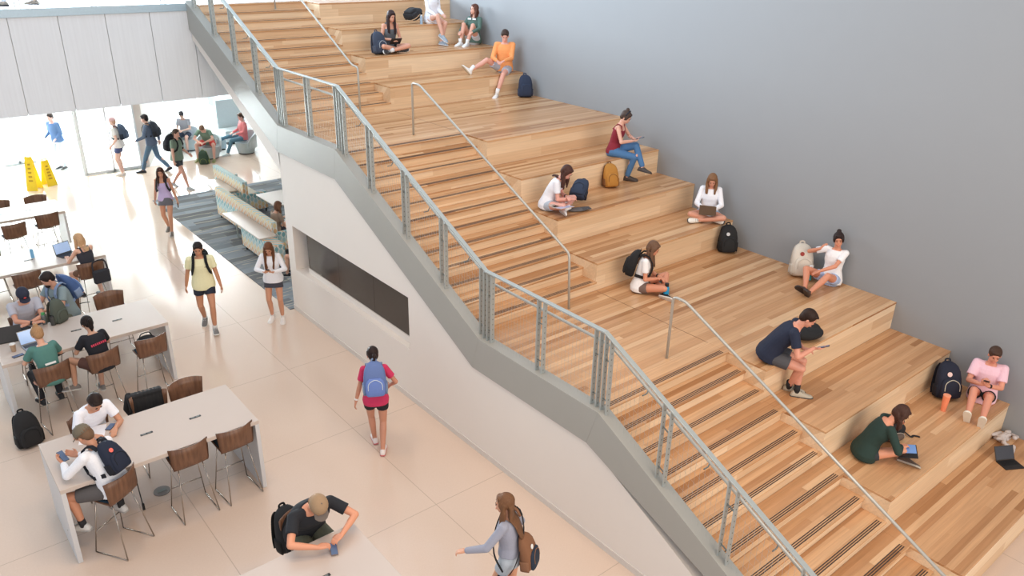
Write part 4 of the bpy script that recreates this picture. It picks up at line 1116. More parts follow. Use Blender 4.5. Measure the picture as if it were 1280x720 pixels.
pi = person('woman in dark pink t-shirt and black shorts walking away beside the white wall', (-3.62, 3.83, 0), 62, 1.68, 'f', pel=(0, 0, .925), lean=(2, 5), head=(18, 8, 0),
    fL=(-.05, .20, .10), fR=(.06, -.12, .10), hL=(-.30, .02, .84), hR=(.22, .20, 1.0), eR=(.8, -.7, -.2), top=('tee', (200, 50, 92)), bottom=('shorts', (26, 26, 32), .42), hair='pony', hair_c=(44, 32, 30), hlen=.33,
    shoe=((226, 216, 212), (200, 110, 110)), skin_c=(196, 138, 112), watch=('L', shoem((230, 226, 222))))
backpack('light blue and periwinkle backpack on the woman in a dark pink t-shirt', (96, 116, 164), wearer=pi, accent=(120, 140, 168), pocket=(104, 128, 190), zipc=(200, 210, 220), k=1.04)
pi = person('woman with very long brown hair and denim shorts walking at the bottom edge', (-4.08, .24, 0), 122, 1.68, 'f', pel=(0, 0, .925), lean=(3, 6), head=(6, 14, 0),
    fL=(-.08, .24, .10), fR=(.09, -.20, .12), hL=(-.30, .42, 1.10), hR=(.30, .12, .95), eL=(-.6, -.6, -.6), eR=(.6, -.8, -.2), top=('long', (150, 152, 166), .07), bottom=('shorts', (176, 184, 192), .40), hair='long', hair_c=(112, 78, 54), hlen=.54, hback=.14,
    skin_c=(208, 152, 122))
backpack('brown, navy and tan backpack slung behind the long haired woman at the bottom edge', (128, 86, 58), wearer=pi, accent=(132, 92, 66), pocket=(34, 44, 60), drop=.27, k=.86, badge=(230, 228, 222), straps='right')
b = thing('shoulder_bag', 'black shoulder bag hanging at the side of the long haired woman', 'bag', wp(pi, (-.19, -.04, .62)), R(122-90))
obj('bag_body', G().box(-.05, -.13, -.12, .05, .13, .10), cloth(BLK), b, bevel=.02)
iM = Matrix.Rotation(-R(122-90), 4, 'Z') @ Matrix.Translation(-V(b.location))
obj('strap', G().ribbon(smoothpath([iM @ wp(pi, q) for q in [(-.19, .02, .80), (-.165, .13, 1.0), (-.06, .15, 1.25), (.10, .09, 1.42), (.10, -.06, 1.42), (0, -.14, 1.2), (-.17, -.12, .95), (-.20, -.06, .80)]], 4), [V((0, 1, 0))]*29, .025, .008), cloth(BLK), b)
# walkers near the doors
pi = person('man in slate jacket and blue jeans striding left past the doors, black backpack', (-1.62, 20.55, 0), 146, 1.84, 'm', pel=(0, 0, .89), lean=(3, 6), head=(10, 0, 0),
    fL=(-.06, .34, .09), fR=(.08, -.36, .14), toeR=(.1, 1, -.5), hL=(-.30, .32, 1.0), hR=(.26, -.14, .90), top=('long', (92, 108, 134)), bottom=('trousers', (92, 122, 150)), hair_c=(46, 40, 40), shoe=((50, 50, 60), (60, 60, 66)), skin_c=(222, 176, 156), vox=.011)
backpack('black backpack on the man in a slate jacket', (44, 50, 62), wearer=pi)
pi = person('man in green t-shirt and black shorts with a big black backpack', (-1.55, 18.45, 0), -52, 1.78, 'm', pel=(0, 0, .90), lean=(3, 7), head=(6, 0, 0),
    fL=(-.07, -.28, .12), fR=(.08, .28, .09), toeL=(0, 1, -.4), hL=(-.27, .20, .95), hR=(.30, .10, .84), top=('tee', (122, 138, 122)), bottom=('shorts', (56, 60, 66), .55), hair_c=(84, 66, 58), shoe=((180, 182, 184), (210, 210, 210)), skin_c=(220, 166, 146), vox=.011)
backpack('big black backpack on the man in a green t-shirt', (44, 46, 54), wearer=pi, k=1.1)
pi = person('person in white tank, navy shorts and a pink cap facing the glass doors', (-2.48, 20.80, 0), 142, 1.76, 'm', pel=(0, 0, .93), lean=(2, 5), head=(10, 0, 0), width=.92,
    fL=(-.06, .02, .09), fR=(.07, .05, .09), hL=(-.27, .10, .95), hR=(.27, .06, .90), top=('tee', (240, 238, 238)), bottom=('shorts', (70, 82, 128), .5), hair_c=(200, 160, 140), cap=(224, 186, 190), shoe=((232, 222, 216), (238, 238, 236)), skin_c=(236, 196, 182), vox=.011)
backpack('blue-grey backpack on the person in a pink cap', (76, 92, 116), wearer=pi)
pi = person('person in a blue top by the entrance glass, head hidden by the upper floor edge', (-3.78, 22.6, 0), 215, 1.75, 'm', pel=(0, 0, .93), hL=(-.2, .25, 1.0), hR=(.2, .25, 1.0), top=('long', (96, 128, 176)), bottom=('trousers', (214, 222, 232)), hair_c=(80, 70, 66), skin_c=(226, 180, 170), vox=.013)
pi = person('person in pale trousers and dark shoes walking on the upper floor', (-5.40, 13.62, Z3), 150, 1.75, 'm', pel=(0, 0, .91), fL=(-.06, .26, .10), fR=(.08, -.24, .12), top=('tee', (180, 190, 205)), bottom=('trousers', (190, 204, 226)), hair_c=(60, 50, 46), shoe=((44, 50, 60), (60, 60, 66)), vox=.013)
# ------------------------------------------------------------------ people in the lounge
SITC = dict(pel=(0, -.02, .56), lift=1)
pi = person('man in light grey shirt sitting in the farthest left tub chair', (.12, 22.75, 0), 232, 1.76, 'm', **SITC, lean=(8, 16), head=(34, 0, 0), fL=(-.12, .38, .10), fR=(.14, .46, .10), kL=(-.1, .6, 1), kR=(.2, .6, 1),
    hL=(-.06, .36, .74), hR=(.06, .36, .74), eL=(-.6, -.4, -.8), eR=(.6, -.4, -.8), top=('tee', (176, 182, 196)), bottom=('shorts', (62, 74, 96), .8), hair_c=(72, 70, 74), skin_c=(226, 186, 170), vox=.012)
pi = person('person in green shirt and red shorts bent forward over their knees in a tub chair', (.33, 21.25, 0), 232, 1.76, 'm', **SITC, lean=(22, 48), head=(60, 0, 0), fL=(-.26, .42, .10), fR=(.26, .42, .10), kL=(-.4, .6, 1), kR=(.4, .6, 1),
    hL=(-.09, .55, .66), hR=(.09, .55, .66), eL=(-1, -.2, 0), eR=(1, -.2, 0), top=('tee', (120, 148, 132)), bottom=('shorts', (222, 84, 78), .75), hair_c=(140, 110, 92), shoe=((150, 156, 110), (210, 208, 150)), skin_c=(232, 184, 166), vox=.012)
backpack('dark green backpack on the floor between the feet of the person in red shorts', (56, 78, 62), loc=(-.02, 20.78, .02), rz=-30, tilt=20, accent=(150, 160, 90))
pi = person('person in red jacket and blue jeans reclining in the right tub chair', (1.52, 21.25, 0), 178, 1.76, 'm', pel=(0, .02, .54), lift=1, lean=(-8, 0), head=(12, 0, 0), fL=(-.08, .62, .10), fR=(.14, .86, .50), kL=(0, .5, 1), kR=(.1, .4, 1), toeR=(0, .4, 1),
    hL=(-.16, .30, .70), hR=(.16, .30, .70), eL=(-.6, -.4, -.8), eR=(.6, -.4, -.8), top=('long', (218, 128, 132)), bottom=('trousers', (92, 134, 156)), hair_c=(90, 70, 60), shoe=((214, 222, 224), (226, 226, 226)), skin_c=(228, 180, 168), vox=.012)
pi = person('person with brown hair sitting behind the long patterned sofa back', (-1.36, 12.35, 0), 10, 1.62, 'f', pel=(0, -.0, .42), lift=1, lean=(4, 12), head=(26, 0, 0), fL=(-.12, .42, .09), fR=(.12, .42, .09), kL=(0, .5, 1), kR=(0, .5, 1), hL=(-.1, .32, .72), hR=(.1, .32, .72), eL=(-.6, -.4, -.8), eR=(.6, -.4, -.8),
    top=('tee', (150, 128, 112)), bottom=('shorts', (60, 60, 70)), hair='bob', hair_c=(110, 76, 58), skin_c=(206, 156, 130), vox=.012)
pi = person('seated person in tan top with brown hair, behind the standing woman in a dark skirt', (-1.58, 10.35, 0), 130, 1.62, 'f', pel=(0, -.04, .50), lift=1, lean=(6, 14), head=(20, 0, 0), fL=(-.12, .42, .09), fR=(.12, .42, .09), kL=(0, .5, 1), kR=(0, .5, 1), hL=(-.08, .30, .80), hR=(.08, .30, .80), eL=(-.6, -.4, -.8), eR=(.6, -.4, -.8),
    top=('tee', (186, 150, 124)), bottom=('shorts', (60, 60, 70)), hair='long', hair_c=(120, 84, 62), skin_c=(206, 156, 130), vox=.012)
ch = thing('ottoman', 'round ottoman under the seated person in a tan top', 'ottoman', (-1.58, 10.35, 0)); obj('cushion', G().cyl((0, 0, .04), .26, .38, 24), M_TUB, ch, bevel=.02); obj('foot_frame', G().cyl((0, 0, 0), .2, .04, 20), M_BLACK, ch)

# ------------------------------------------------------------------ people at the high tables
ST = dict(pel=(0, -.04, .885), lift=1)
FT = dict(fL=(-.13, .24, .42), fR=(.13, .24, .42), kL=(-.15, .9, .6), kR=(.15, .9, .6))
def onstool(i): x, y, a, _ = stool_spots[i]; return (x, y, 0), a+90
loc, fc = onstool(2)
pi = person('man in white long sleeves, olive cap and grey shorts on a stool, using a phone', loc, fc, 1.80, 'm', **ST, lean=(12, 26), head=(38, 6, 0), fL=(-.24, .30, .42), fR=(.20, .16, .40), kL=(-.55, .9, .5), kR=(.2, .9, .5),
    hL=(-.13, .50, 1.14), hR=(.04, .46, 1.15), eL=(-.9, -.3, -.6), eR=(.9, -.3, -.6), dL=(.2, .9, .3), dR=(-.3, .9, .3), nL=(.7, 0, .6), nR=(-.7, 0, .6), top=('long', (236, 236, 240)), bottom=('shorts', (84, 80, 80), .78), hair_c=(112, 86, 66),
    cap=(110, 100, 84), shoe=((214, 212, 208), (176, 172, 168)), sock=((40, 40, 42), 1.0), skin_c=(206, 146, 116), toeL=(-.2, 1, -.1))
backpack('small navy backpack with a red badge on the man in white long sleeves', (24, 32, 52), wearer=pi, k=.86, badge=(240, 110, 96))
phone('phone in the hands of the man with the small navy backpack', wp(pi, (-.05, .60, 1.20)), wd(pi, (0, -.55, .85)), wd(pi, (.2, .85, .5)))
loc, fc = onstool(3)
pi = person('man in white t-shirt with dark hair writing on paper at the nearest full table', loc, fc+12, 1.76, 'm', **ST, **FT, lean=(16, 34), head=(44, 0, 0), hL=(-.10, .48, 1.12), hR=(.14, .46, 1.12), eL=(-.7, -.3, -.8), eR=(.7, -.3, -.8), dL=(.6, .7, -.1), dR=(-.3, .9, -.15),
    nL=(0, 0, -1), nR=(0, 0, -1), top=('tee', (238, 240, 248)), bottom=('shorts', (70, 72, 80), .8), hair_c=(42, 30, 26), skin_c=(200, 144, 114))
pp = obj('paper_sheet', G().box(-.14, -.2, 0, .14, .2, .002), mat('white_paper', (240, 238, 240), .8)); pp.location = (-7.02, 4.98, TZ+.001); pp.rotation_euler = (0, 0, R(-20)); tag(pp, 'white sheet of paper under the hands of the man in a white t-shirt', 'paper')
phone('phone lying on the table beside the sheet of paper', (-6.80, 5.02, TZ+.006), (0, 0, 1), (.7, .8, 0))
phone('black phone lying near the raised cap of the man with the navy backpack', (-6.98, 4.56, TZ+.006), (0, 0, 1), (.9, .5, 0))
loc, fc = onstool(7)
pi = person('woman in black t-shirt with red lettering and a dark ponytail, seen from behind', loc, fc, 1.66, 'f', **ST, lean=(10, 20), head=(34, 0, 0), fL=(-.34, .30, .52), fR=(.05, .26, .36), kL=(-.5, .9, .6), kR=(.15, .9, .6), toeL=(-.9, .5, 0),
    hL=(-.12, .40, 1.13), hR=(.12, .42, 1.13), eL=(-.7, -.3, -.8), eR=(.7, -.3, -.8), top=('loose', (26, 26, 34)), bottom=('shorts', (90, 60, 52), .6), hair='pony', hair_c=(34, 26, 24), hlen=.20, shoe=((122, 116, 112), (200, 196, 190)), skin_c=(198, 150, 124))
chest_mark(pi, (196, 60, 84), [(-.125+.031*i, -.020+.002*i, -.125+.031*i+.019, .016+.002*i) for i in range(8)], name='lettering', t=.34, back=True, off=.012)
loc, fc = onstool(8)
pi = person('woman in teal t-shirt with blonde bun using a laptop, seen from behind', loc, fc, 1.68, 'f', **ST, **FT, lean=(8, 18), head=(26, 0, 0), hL=(-.13, .42, 1.14), hR=(.13, .42, 1.14), eL=(-.7, -.3, -.8), eR=(.7, -.3, -.8), dL=(.3, .9, 0), dR=(-.3, .9, 0),
    top=('loose', (80, 126, 118)), bottom=('trousers', (36, 36, 40)), hair='bun', hair_c=(166, 128, 92), shoe=((30, 30, 32), (40, 40, 42)), skin_c=(216, 164, 138))
chest_mark(pi, (232, 232, 228), [(-.075, -.03, .075, .0)], t=.24, back=True, off=.02)
laptop('open silver laptop in front of the woman in a teal t-shirt', (-7.10, 8.00, TZ), fc, 108, emit=.75)
loc, fc = onstool(10)
pi = person('bearded man with dark hair in a grey-blue shirt turned sideways on a stool', (-6.42, 9.32, 0), 205, 1.82, 'm', **ST, **FT, lean=(6, 18), head=(30, -14, 0), hL=(-.16, .44, 1.14), hR=(.10, .42, 1.14), eL=(-.7, -.3, -.8), eR=(.7, -.3, -.8),
    top=('tee', (128, 144, 148)), bottom=('trousers', (96, 100, 88)), hair_c=(44, 36, 34), skin_c=(200, 150, 126), shoe=((40, 40, 42), (60, 60, 60)))
obj('beard', G().ell(pi['hd'](0, .062, -.078), .050, .046, .045, pi['HM']), hairm((44, 36, 34)), pi['root'], smooth=True)
backpack('blue backpack with pale straps worn by the bearded man', (66, 92, 140), wearer=pi, accent=(128, 148, 180), pocket=(84, 112, 160), zipc=(190, 204, 224), k=1.06)
backpack('olive green backpack resting on the table beside the bearded man', (78, 84, 74), loc=(-6.66, 8.74, TZ+.004), rz=35, tilt=4, k=.85, accent=(66, 70, 62))
loc, fc = onstool(11)
pi = person('man in grey t-shirt and navy cap with folded forearms on the table', loc, fc+6, 1.80, 'm', **ST, **FT, lean=(10, 22), head=(36, 0, 0), hL=(.06, .42, 1.13), hR=(-.02, .47, 1.14), eL=(-1, -.2, -.1), eR=(1, -.2, -.1), dL=(1, .2, 0), dR=(-1, .2, .1), nL=(0, 0, -1), nR=(0, 0, -1),
    top=('tee', (178, 178, 188)), bottom=('shorts', (60, 60, 70)), hair_c=(70, 54, 46), cap=(36, 40, 58), skin_c=(204, 146, 120), watch=('R',), width=1.04)
obj('cap_badge', G().ell(pi['hd'](0, .098, .075), .022, .006, .022, pi['HM'], 10, 6), cloth((214, 80, 80)), pi['root'])
laptop('dark laptop at the left edge, its lid seen from behind, near the coffee cup', (-7.36, 8.46, TZ), 262, 62, m=M_LAPD, k=1.12)
cpo = thing('coffee_cup', 'iced coffee cup with a clear lid on the table left of the open laptop', 'cup', (-7.38, 8.00, TZ))
obj('cup_body', G().cyl((0, 0, 0), .031, .12, 18, .043), mat('coffee_plastic', (176, 146, 120), .3), cpo, smooth=False); obj('lid', G().cyl((0, 0, .12), .045, .012, 18, .036), mat('clear_lid', (222, 220, 216), .2), cpo)
phone('black phone lying beside the coffee cup', (-7.36, 7.80, TZ+.006), (0, 0, 1), (.9, .2, 0))
sn = thing('food_tray', 'small white tray of orange snacks on the table by the man in a navy cap', 'snack', (-6.93, 8.88, TZ))
obj('tray', G().cyl((0, 0, 0), .085, .012, 16, .10), mat('paper_tray', (232, 226, 220), .7), sn)
for k in range(6): obj('snack_piece', G().ell((.05*math.cos(k*1.05), .045*math.sin(k*1.05), .024), .028, .02, .013, None, 8, 6), mat('orange_snack', (214, 150, 60), .7), sn, smooth=True)
bt = thing('water_bottle', 'dark bottle with a green accent standing by the olive backpack', 'bottle', (-6.82, 8.72, TZ))
obj('bottle_body', G().loft([[(r*math.cos(2*PI*i/16), r*math.sin(2*PI*i/16), z) for i in range(16)] for r, z in ((.034, 0), (.036, .02), (.036, .14), (.028, .165))]), mat('smoke_plastic', (96, 104, 104), .3), bt, smooth=True); obj('bottle_cap', G().cyl((0, 0, .165), .027, .035, 16), mat('green_cap', (70, 150, 90), .5), bt)
bt = thing('travel_mug', 'dark grey travel mug between the bottle and the olive backpack', 'mug', (-6.72, 8.60, TZ))
obj('mug_body', G().cyl((0, 0, 0), .036, .15, 18, .040), mat('dark_mug', (66, 66, 64), .4), bt); obj('mug_lid', G().cyl((0, 0, .15), .041, .018, 18, .034), M_BLACK, bt)
hd = thing('headphones_case', 'small black pouch on the table between the dark laptop and the open laptop', 'pouch', (-7.13, 8.62, TZ))
obj('pouch_body', G().ell((0, 0, .04), .10, .07, .04), cloth((30, 30, 34)), hd, smooth=True); obj('pouch_flap', G().ell((0, .01, .055), .085, .06, .032), cloth((40, 40, 46)), hd, smooth=True)
loc, fc = onstool(12)
pi = person('blonde woman in black tank top and brown skirt, seen from behind at her laptop', loc, fc+10, 1.68, 'f', **ST, lean=(6, 14), head=(22, 8, 0), fL=(-.12, .20, .42), fR=(.16, -.04, .40), kL=(-.15, .9, .6), kR=(.3, .8, .4), hL=(-.16, .42, 1.13), hR=(.06, .42, 1.13), eL=(-.7, -.3, -.8), eR=(.7, -.3, -.8),
    top=('tank', (52, 52, 60)), bottom=('skirt', (126, 92, 72), .6), hair='long', hair_c=(196, 158, 120), hlen=.26, shoe=((40, 38, 40), (90, 84, 80)), skin_c=(222, 172, 146))
laptop('open laptop in front of the blonde woman', (-5.84, 11.72, TZ), 110, 105, m=M_LAPD, scr=(150, 168, 206))
b = thing('handbag', 'black handbag hanging on the back of the blonde woman\'s stool', 'bag', (-5.48, 10.86, .70), R(8))
obj('bag_body', G().box(-.15, -.06, 0, .15, .05, .26), cloth((40, 40, 46)), b, bevel=.03); obj('bag_strap', G().ribbon(smoothpath([(-.13, .0, .24), (-.10, .03, .42), (.10, .03, .42), (.13, 0, .24)], 4), V((0, 1, 0)), .03, .008), cloth((40, 40, 46)), b)
bt = thing('water_bottle', 'small water bottle with blue label on the second farthest table', 'bottle', (-6.39, 11.96, TZ))
obj('bottle_body', G().cyl((0, 0, 0), .032, .17, 16, .028), mat('blue_label', (120, 180, 220), .3), bt); obj('bottle_cap', G().cyl((0, 0, .17), .014, .02, 12), M_TEXTW, bt)
# man at the bottom table
loc, fc = onstool(18)
pi = person('man in black t-shirt and tan and grey cap leaning on the table, seen from above', (-5.64, 1.86, 0), 270, 1.84, 'm', **ST, **FT, lean=(18, 40), head=(52, 0, 0), hL=(-.15, .52, 1.12), hR=(.13, .54, 1.12), eL=(-1, -.1, 0), eR=(1, -.1, 0), dL=(.95, .3, 0), dR=(-.95, .3, 0), nL=(0, 0, -1), nR=(0, 0, -1),
    top=('tee', (30, 32, 38)), bottom=('shorts', (96, 96, 78), .8), hair_c=(150, 112, 80), cap=((158, 130, 100), (112, 100, 92)), skin_c=(214, 148, 116), width=1.16, vox=.008, curl=(.6, .6))
chest_mark(pi, (150, 150, 152), [(-.03+.03*i, -.012+.006*(i % 2), -.012+.03*i, .014+.006*(i % 2)) for i in range(4)], t=.36)
chest_mark(pi, (190, 190, 192), [(-.13, .01, -.112, .028)], t=.40)
backpack('black backpack hanging on the stool behind the man in a tan and grey cap', (26, 27, 30), loc=(-5.76, 2.14, .62), rz=10, tilt=-6, k=1.1)
phone('phone in the hands of the man in a black t-shirt at the bottom table', (-5.62, 1.25, TZ+.03), (0, -.2, 1), (.3, .9, 0), col=mat('bronze_case', (120, 96, 90), .4))
# jacket and bags on stools, bags on the floor
def jacket(label, loc, rz, col):
    t = thing('jacket', label, 'jacket', loc, R(rz))
    g = G(); random.seed(5)
    for i in range(9):
        x = -.21+.05*i
        seg(g, (x, .035+random.uniform(-.01, .01), -.02), (x+random.uniform(-.02, .02), .06+random.uniform(0, .03), -.27+random.uniform(-.05, .05)), .035, .028, 10)
        seg(g, (x, -.03, .0), (x, -.06+random.uniform(-.02, .01), -.22+random.uniform(-.04, .04)), .032, .026, 10)
        seg(g, (x, .04, .0), (x, -.035, .01), .035, .035, 10)
    rm_obj('jacket_body', g, cloth(col), t, .012, 2)
    g = G(); seg(g, (-.2, .04, .0), (-.25, .07, -.2), .05, .045, 10); seg(g, (-.25, .07, -.2), (-.2, .08, -.34), .045, .038, 10); rm_obj('sleeve', g, cloth(col), t, .012, 2)
jacket('black jacket draped over the back of a stool at the nearest full table', (-6.21, 5.60, 1.07), -4, (30, 30, 32))
b = thing('tote_bag', 'black bag lying on the seat of the stool at the second nearest table', 'bag', (-5.66, 7.46, .80), R(5))
obj('bag_body', G().ell((0, 0, .10), .17, .14, .11, None, 18, 10), cloth((28, 26, 28)), b, smooth=True); obj('bag_handle', G().tube(smoothpath([(-.1, 0, .18), (-.06, 0, .26), (.06, 0, .26), (.1, 0, .18)], 4), .009, 8), M_BLACK, b, smooth=True)
backpack('black backpack standing on the floor at the left, below the second nearest table', (34, 33, 34), loc=(-7.56, 7.12, .0), rz=12, tilt=-4, k=1.12, accent=(22, 22, 24))
backpack('pale blue backpack on the floor behind the empty stool of the second nearest table', (172, 192, 222), loc=(-5.38, 10.10, .0), rz=160, tilt=4, k=1.0, accent=(150, 172, 208))
# ------------------------------------------------------------------ people on the seating tiers
def F_(n): return n*RI
CROSS = dict(pel=(0, 0, .10), fL=(.12, .36, .075), fR=(-.10, .28, .085), kL=(-1, .45, .25), kR=(1, .45, .25), toeL=(.75, .6, .1), toeR=(-.75, .6, .1))
pi = person('dark haired woman in a grey tank top sitting cross-legged with a black tablet', (.86, 10.50, F_(30)), 262, 1.68, 'f', **CROSS, lean=(4, 12), head=(20, 8, 0), hL=(-.05, .28, .30), hR=(.06, .28, .30), eL=(-.6, -.4, -.8), eR=(.6, -.4, -.8),
    top=('tank', (98, 104, 112)), bottom=('shorts', (36, 38, 42), .35), hair='long', hair_c=(56, 40, 40), hlen=.34, shoe=((56, 56, 60), (226, 226, 224)), sock=((226, 226, 226), 1), skin_c=(216, 158, 134))
tb = thing('tablet', 'black tablet held by the dark haired woman in a grey tank top', 'tablet', wp(pi, (0, .34, .26)), R(262-90)); obj('tablet_body', G().obox((0, 0, 0), (.12, 0, 0), V((0, .7, .7))*.09, V((0, -.7, .7))*.006), M_BLACK, tb, bevel=.003); obj('tablet_screen', G().obox(V((0, -.7, .7))*.0066, (.11, 0, 0), V((0, .7, .7))*.08, V((0, -.7, .7))*.0004), M_SCREEN, tb)
backpack('dark navy backpack on the tier beside the dark haired woman in a grey tank top', (56, 64, 82), loc=(.50, 10.38, F_(30)), rz=8, tilt=-8, k=.98, accent=(70, 76, 92), zipc=(180, 186, 194))
pi = person('woman in a white dress sitting at the top edge with crossed legs', (2.42, 11.20, F_(33)), 268, 1.70, 'f', pel=(0, .02, .10), lean=(2, 4), head=(10, 0, 0), fL=(-.05, .36, -.37), fR=(.03, .52, -.20), kL=(-.1, 1, .6), kR=(.1, 1, .7), hL=(-.10, .36, .22), hR=(.12, .36, .22), toeR=(-.3, .8, -.5),
    top=('dress', (232, 232, 238)), bottom=('skirt', (232, 232, 238), .45), hair='long', hair_c=(110, 80, 60), shoe=((150, 164, 178), (210, 214, 220)), skin_c=(222, 172, 152))
backpack('black bag lying beside the woman in a white dress', (34, 34, 38), loc=(1.86, 11.28, F_(33)+.08), rz=-75, tilt=-68, k=.95, accent=(44, 44, 48))
bt = thing('water_bottle', 'pale blue bottle lying by the black bag of the woman in a white dress', 'bottle', (2.12, 11.16, F_(33)), 0)
obj('bottle_body', G().cyl((0, 0, 0), .034, .17, 16, .032), mat('pale_blue_steel', (160, 186, 210), .35), bt); obj('bottle_cap', G().cyl((0, 0, .17), .024, .03, 14), M_TEXTW, bt)
pi = person('person in a green jacket leaning on the grey wall with knees drawn up', (3.18, 10.62, F_(30)), 202, 1.70, 'f', pel=(0, -.02, .10), lean=(-10, -4), head=(-6, -20, 0), fL=(-.10, .42, .09), fR=(.10, .40, .09), kL=(-.1, .4, 1), kR=(.1, .4, 1), hL=(-.20, .36, .32), hR=(.16, .32, .30), eL=(-.8, -.3, -.6), eR=(.8, -.3, -.6),
    top=('long', (84, 108, 98)), bottom=('shorts', (200, 200, 204), .4), hair='bob', hair_c=(96, 62, 52), shoe=((228, 228, 228), (236, 236, 236)), sock=((232, 232, 232), 1), skin_c=(216, 160, 138))
chest_mark(pi, (226, 228, 230), [(-.11, .06, -.02, .10), (.02, .06, .11, .10)], name='collar', t=.40)
pi = person('man in an orange top and pale shorts with one leg stretched along the tier', (3.10, 9.34, F_(27)), 232, 1.80, 'm', pel=(0, 0, .10), lean=(-2, 8), head=(26, 0, 0), fL=(.16, .52, -.37), fR=(.72, .42, .10), kL=(.1, 1, .5), kR=(.5, .6, .9), toeR=(.7, .2, .8), toeL=(.3, 1, -.1),
    hL=(.02, .34, .28), hR=(.16, .36, .28), eL=(-.6, -.4, -.8), eR=(.6, -.4, -.8), top=('long', (240, 158, 96)), bottom=('shorts', (176, 182, 194), .62), hair_c=(66, 50, 44), shoe=((240, 238, 236), (196, 176, 150)), sock=((240, 240, 240), 1.5), skin_c=(222, 164, 146))
backpack('navy backpack standing on the landing against the grey wall', (38, 48, 70), loc=(3.20, 8.74, F_(24)), rz=-28, tilt=-6, k=1.02, accent=(50, 58, 78))
pi = person('woman in a maroon top and ripped blue jeans with a headband, legs crossed', (2.42, 5.22, F_(21)), 296, 1.70, 'f', pel=(0, 0, .10), lean=(6, 16), head=(34, 0, 0), fL=(.04, .60, -.14), fR=(-.02, .30, -.37), kL=(0, 1, .7), kR=(0, 1, .4), toeL=(.1, 1, -.1), toeR=(-.1, 1, 0), hL=(-.08, .36, .34), hR=(.05, .36, .33), eL=(-1, -.3, -.5), eR=(1, -.3, -.5),
    dL=(.1, .95, .2), dR=(-.1, .95, .2), nL=(0, 0, 1), nR=(0, 0, 1), top=('tank', (134, 34, 50)), bottom=('trousers', (74, 116, 160)), hair='bun', hair_c=(76, 62, 56), shoe=((70, 60, 56), (60, 52, 48)), skin_c=(220, 168, 146))
obj('headband', G().tube([pi['hd'](.088*math.cos(a), -.008, .05+.088*math.sin(a)) for a in [PI*i/12 for i in range(13)]], .012, 8), cloth((36, 38, 48)), pi['root'], smooth=True)
obj('ripped_knee', G().ell(pi['KR']+V((0, .045, .035)), .035, .022, .03), skin((220, 168, 146)), pi['root'], smooth=True)
phone('phone held low by the woman in ripped jeans', wp(pi, (0, .48, .38)), wd(pi, (0, -.3, 1)), wd(pi, (0, 1, .3)))
backpack('mustard brown leather backpack on the tier beside the legs of the woman in ripped jeans', (178, 122, 50), loc=(2.02, 4.90, F_(18)), rz=-22, tilt=-10, k=.92, accent=(112, 70, 34))
pi = person('woman in a white t-shirt with red block print sitting cross-legged over a laptop', (.24, 4.60, F_(18)), 300, 1.68, 'f', **CROSS, lean=(12, 34), head=(40, -8, 0), hL=(.0, .34, .26), hR=(-.02, .40, .22), eL=(-.6, -.4, -.8), eR=(.6, -.4, -.8), top=('tee', (236, 238, 246)), bottom=('shorts', (180, 190, 204), .35), hair='long', hair_c=(76, 50, 44), hlen=.26,
    shoe=((236, 236, 238), (240, 240, 240)), sock=((236, 236, 236), 1.3), skin_c=(226, 166, 150), watch=('L',))
chest_mark(pi, (200, 70, 84), [(-.085+.042*i, -.05, -.085+.042*i+.03, .035) for i in range(4)], t=.33)
laptop('grey laptop tilted on the lap of the woman with the red block print', wp(pi, (.26, .26, .16)), 262, 170, k=.85, m=mat('rose_grey_lid', (190, 170, 156), .5), emit=.1)
backpack('navy backpack slumped by the feet of the woman with the red block print', (44, 56, 78), loc=(.86, 4.52, F_(18)+.05), rz=-60, tilt=-52, k=.92, accent=(34, 40, 54))
sl = thing('laptop_sleeve', 'dark grey sleeve lying open near the feet of the woman with the red block print', 'sleeve', (.58, 4.22, F_(18)), R(-20)); obj('sleeve_body', G().ell((0, 0, .022), .19, .09, .022, None, 20, 8), cloth((96, 92, 92)), sl, smooth=True); obj('sleeve_flap', G().box(.06, -.07, .03, .22, .06, .042), cloth((76, 72, 74)), sl, bevel=.004)
pi = person('woman in a loose white shirt against the grey wall with a laptop on her lap', (3.16, 3.48, F_(15)), 214, 1.70, 'f', **CROSS, lean=(-4, 8), head=(30, 4, 0), hL=(-.08, .34, .28), hR=(.08, .34, .28), eL=(-.7, -.3, -.7), eR=(.7, -.3, -.7), top=('long', (240, 240, 244), -.11), bottom=('shorts', (160, 178, 204), .35), hair='long', hair_c=(128, 92, 64), hlen=.22,
    shoe=((232, 230, 222), (70, 70, 72)), skin_c=(212, 150, 124))
laptop('dark laptop open on the lap of the woman in a loose white shirt', wp(pi, (0, .34, .20)), 214, 110, m=mat('bronze_lid', (104, 88, 74), .45), k=.9)
backpack('black backpack standing on the lower landing against the grey wall', (30, 29, 30), loc=(3.12, 2.98, F_(12)), rz=-38, tilt=-6, k=1.05, badge=(200, 200, 200))
pi = person('woman with long brown hair in a white t-shirt sitting with a blue bottle', (.56, 2.72, F_(12)), 304, 1.68, 'f', pel=(0, 0, .10), lean=(4, 12), head=(30, 0, 0), fL=(.16, .44, .075), fR=(-.18, .26, .085), kL=(-1, .5, .6), kR=(1, .45, .25), toeL=(.5, .8, .1), toeR=(-.75, .6, .1), hL=(-.02, .30, .28), hR=(.02, .28, .26), eL=(-.6, -.4, -.8), eR=(.6, -.4, -.8),
    top=('tee', (240, 238, 238)), bottom=('shorts', (116, 96, 88), .35), hair='long', hair_c=(110, 82, 64), hlen=.36, shoe=((30, 30, 32), (220, 214, 206)), skin_c=(214, 146, 116), watch=('L',))
backpack('black backpack on the back of the woman with the blue bottle', (28, 28, 30), wearer=pi, k=.92, drop=.02)
bt = thing('water_bottle', 'bright blue bottle with a black lid held by the woman in a white t-shirt', 'bottle', (.66, 2.27, F_(12)), 0)
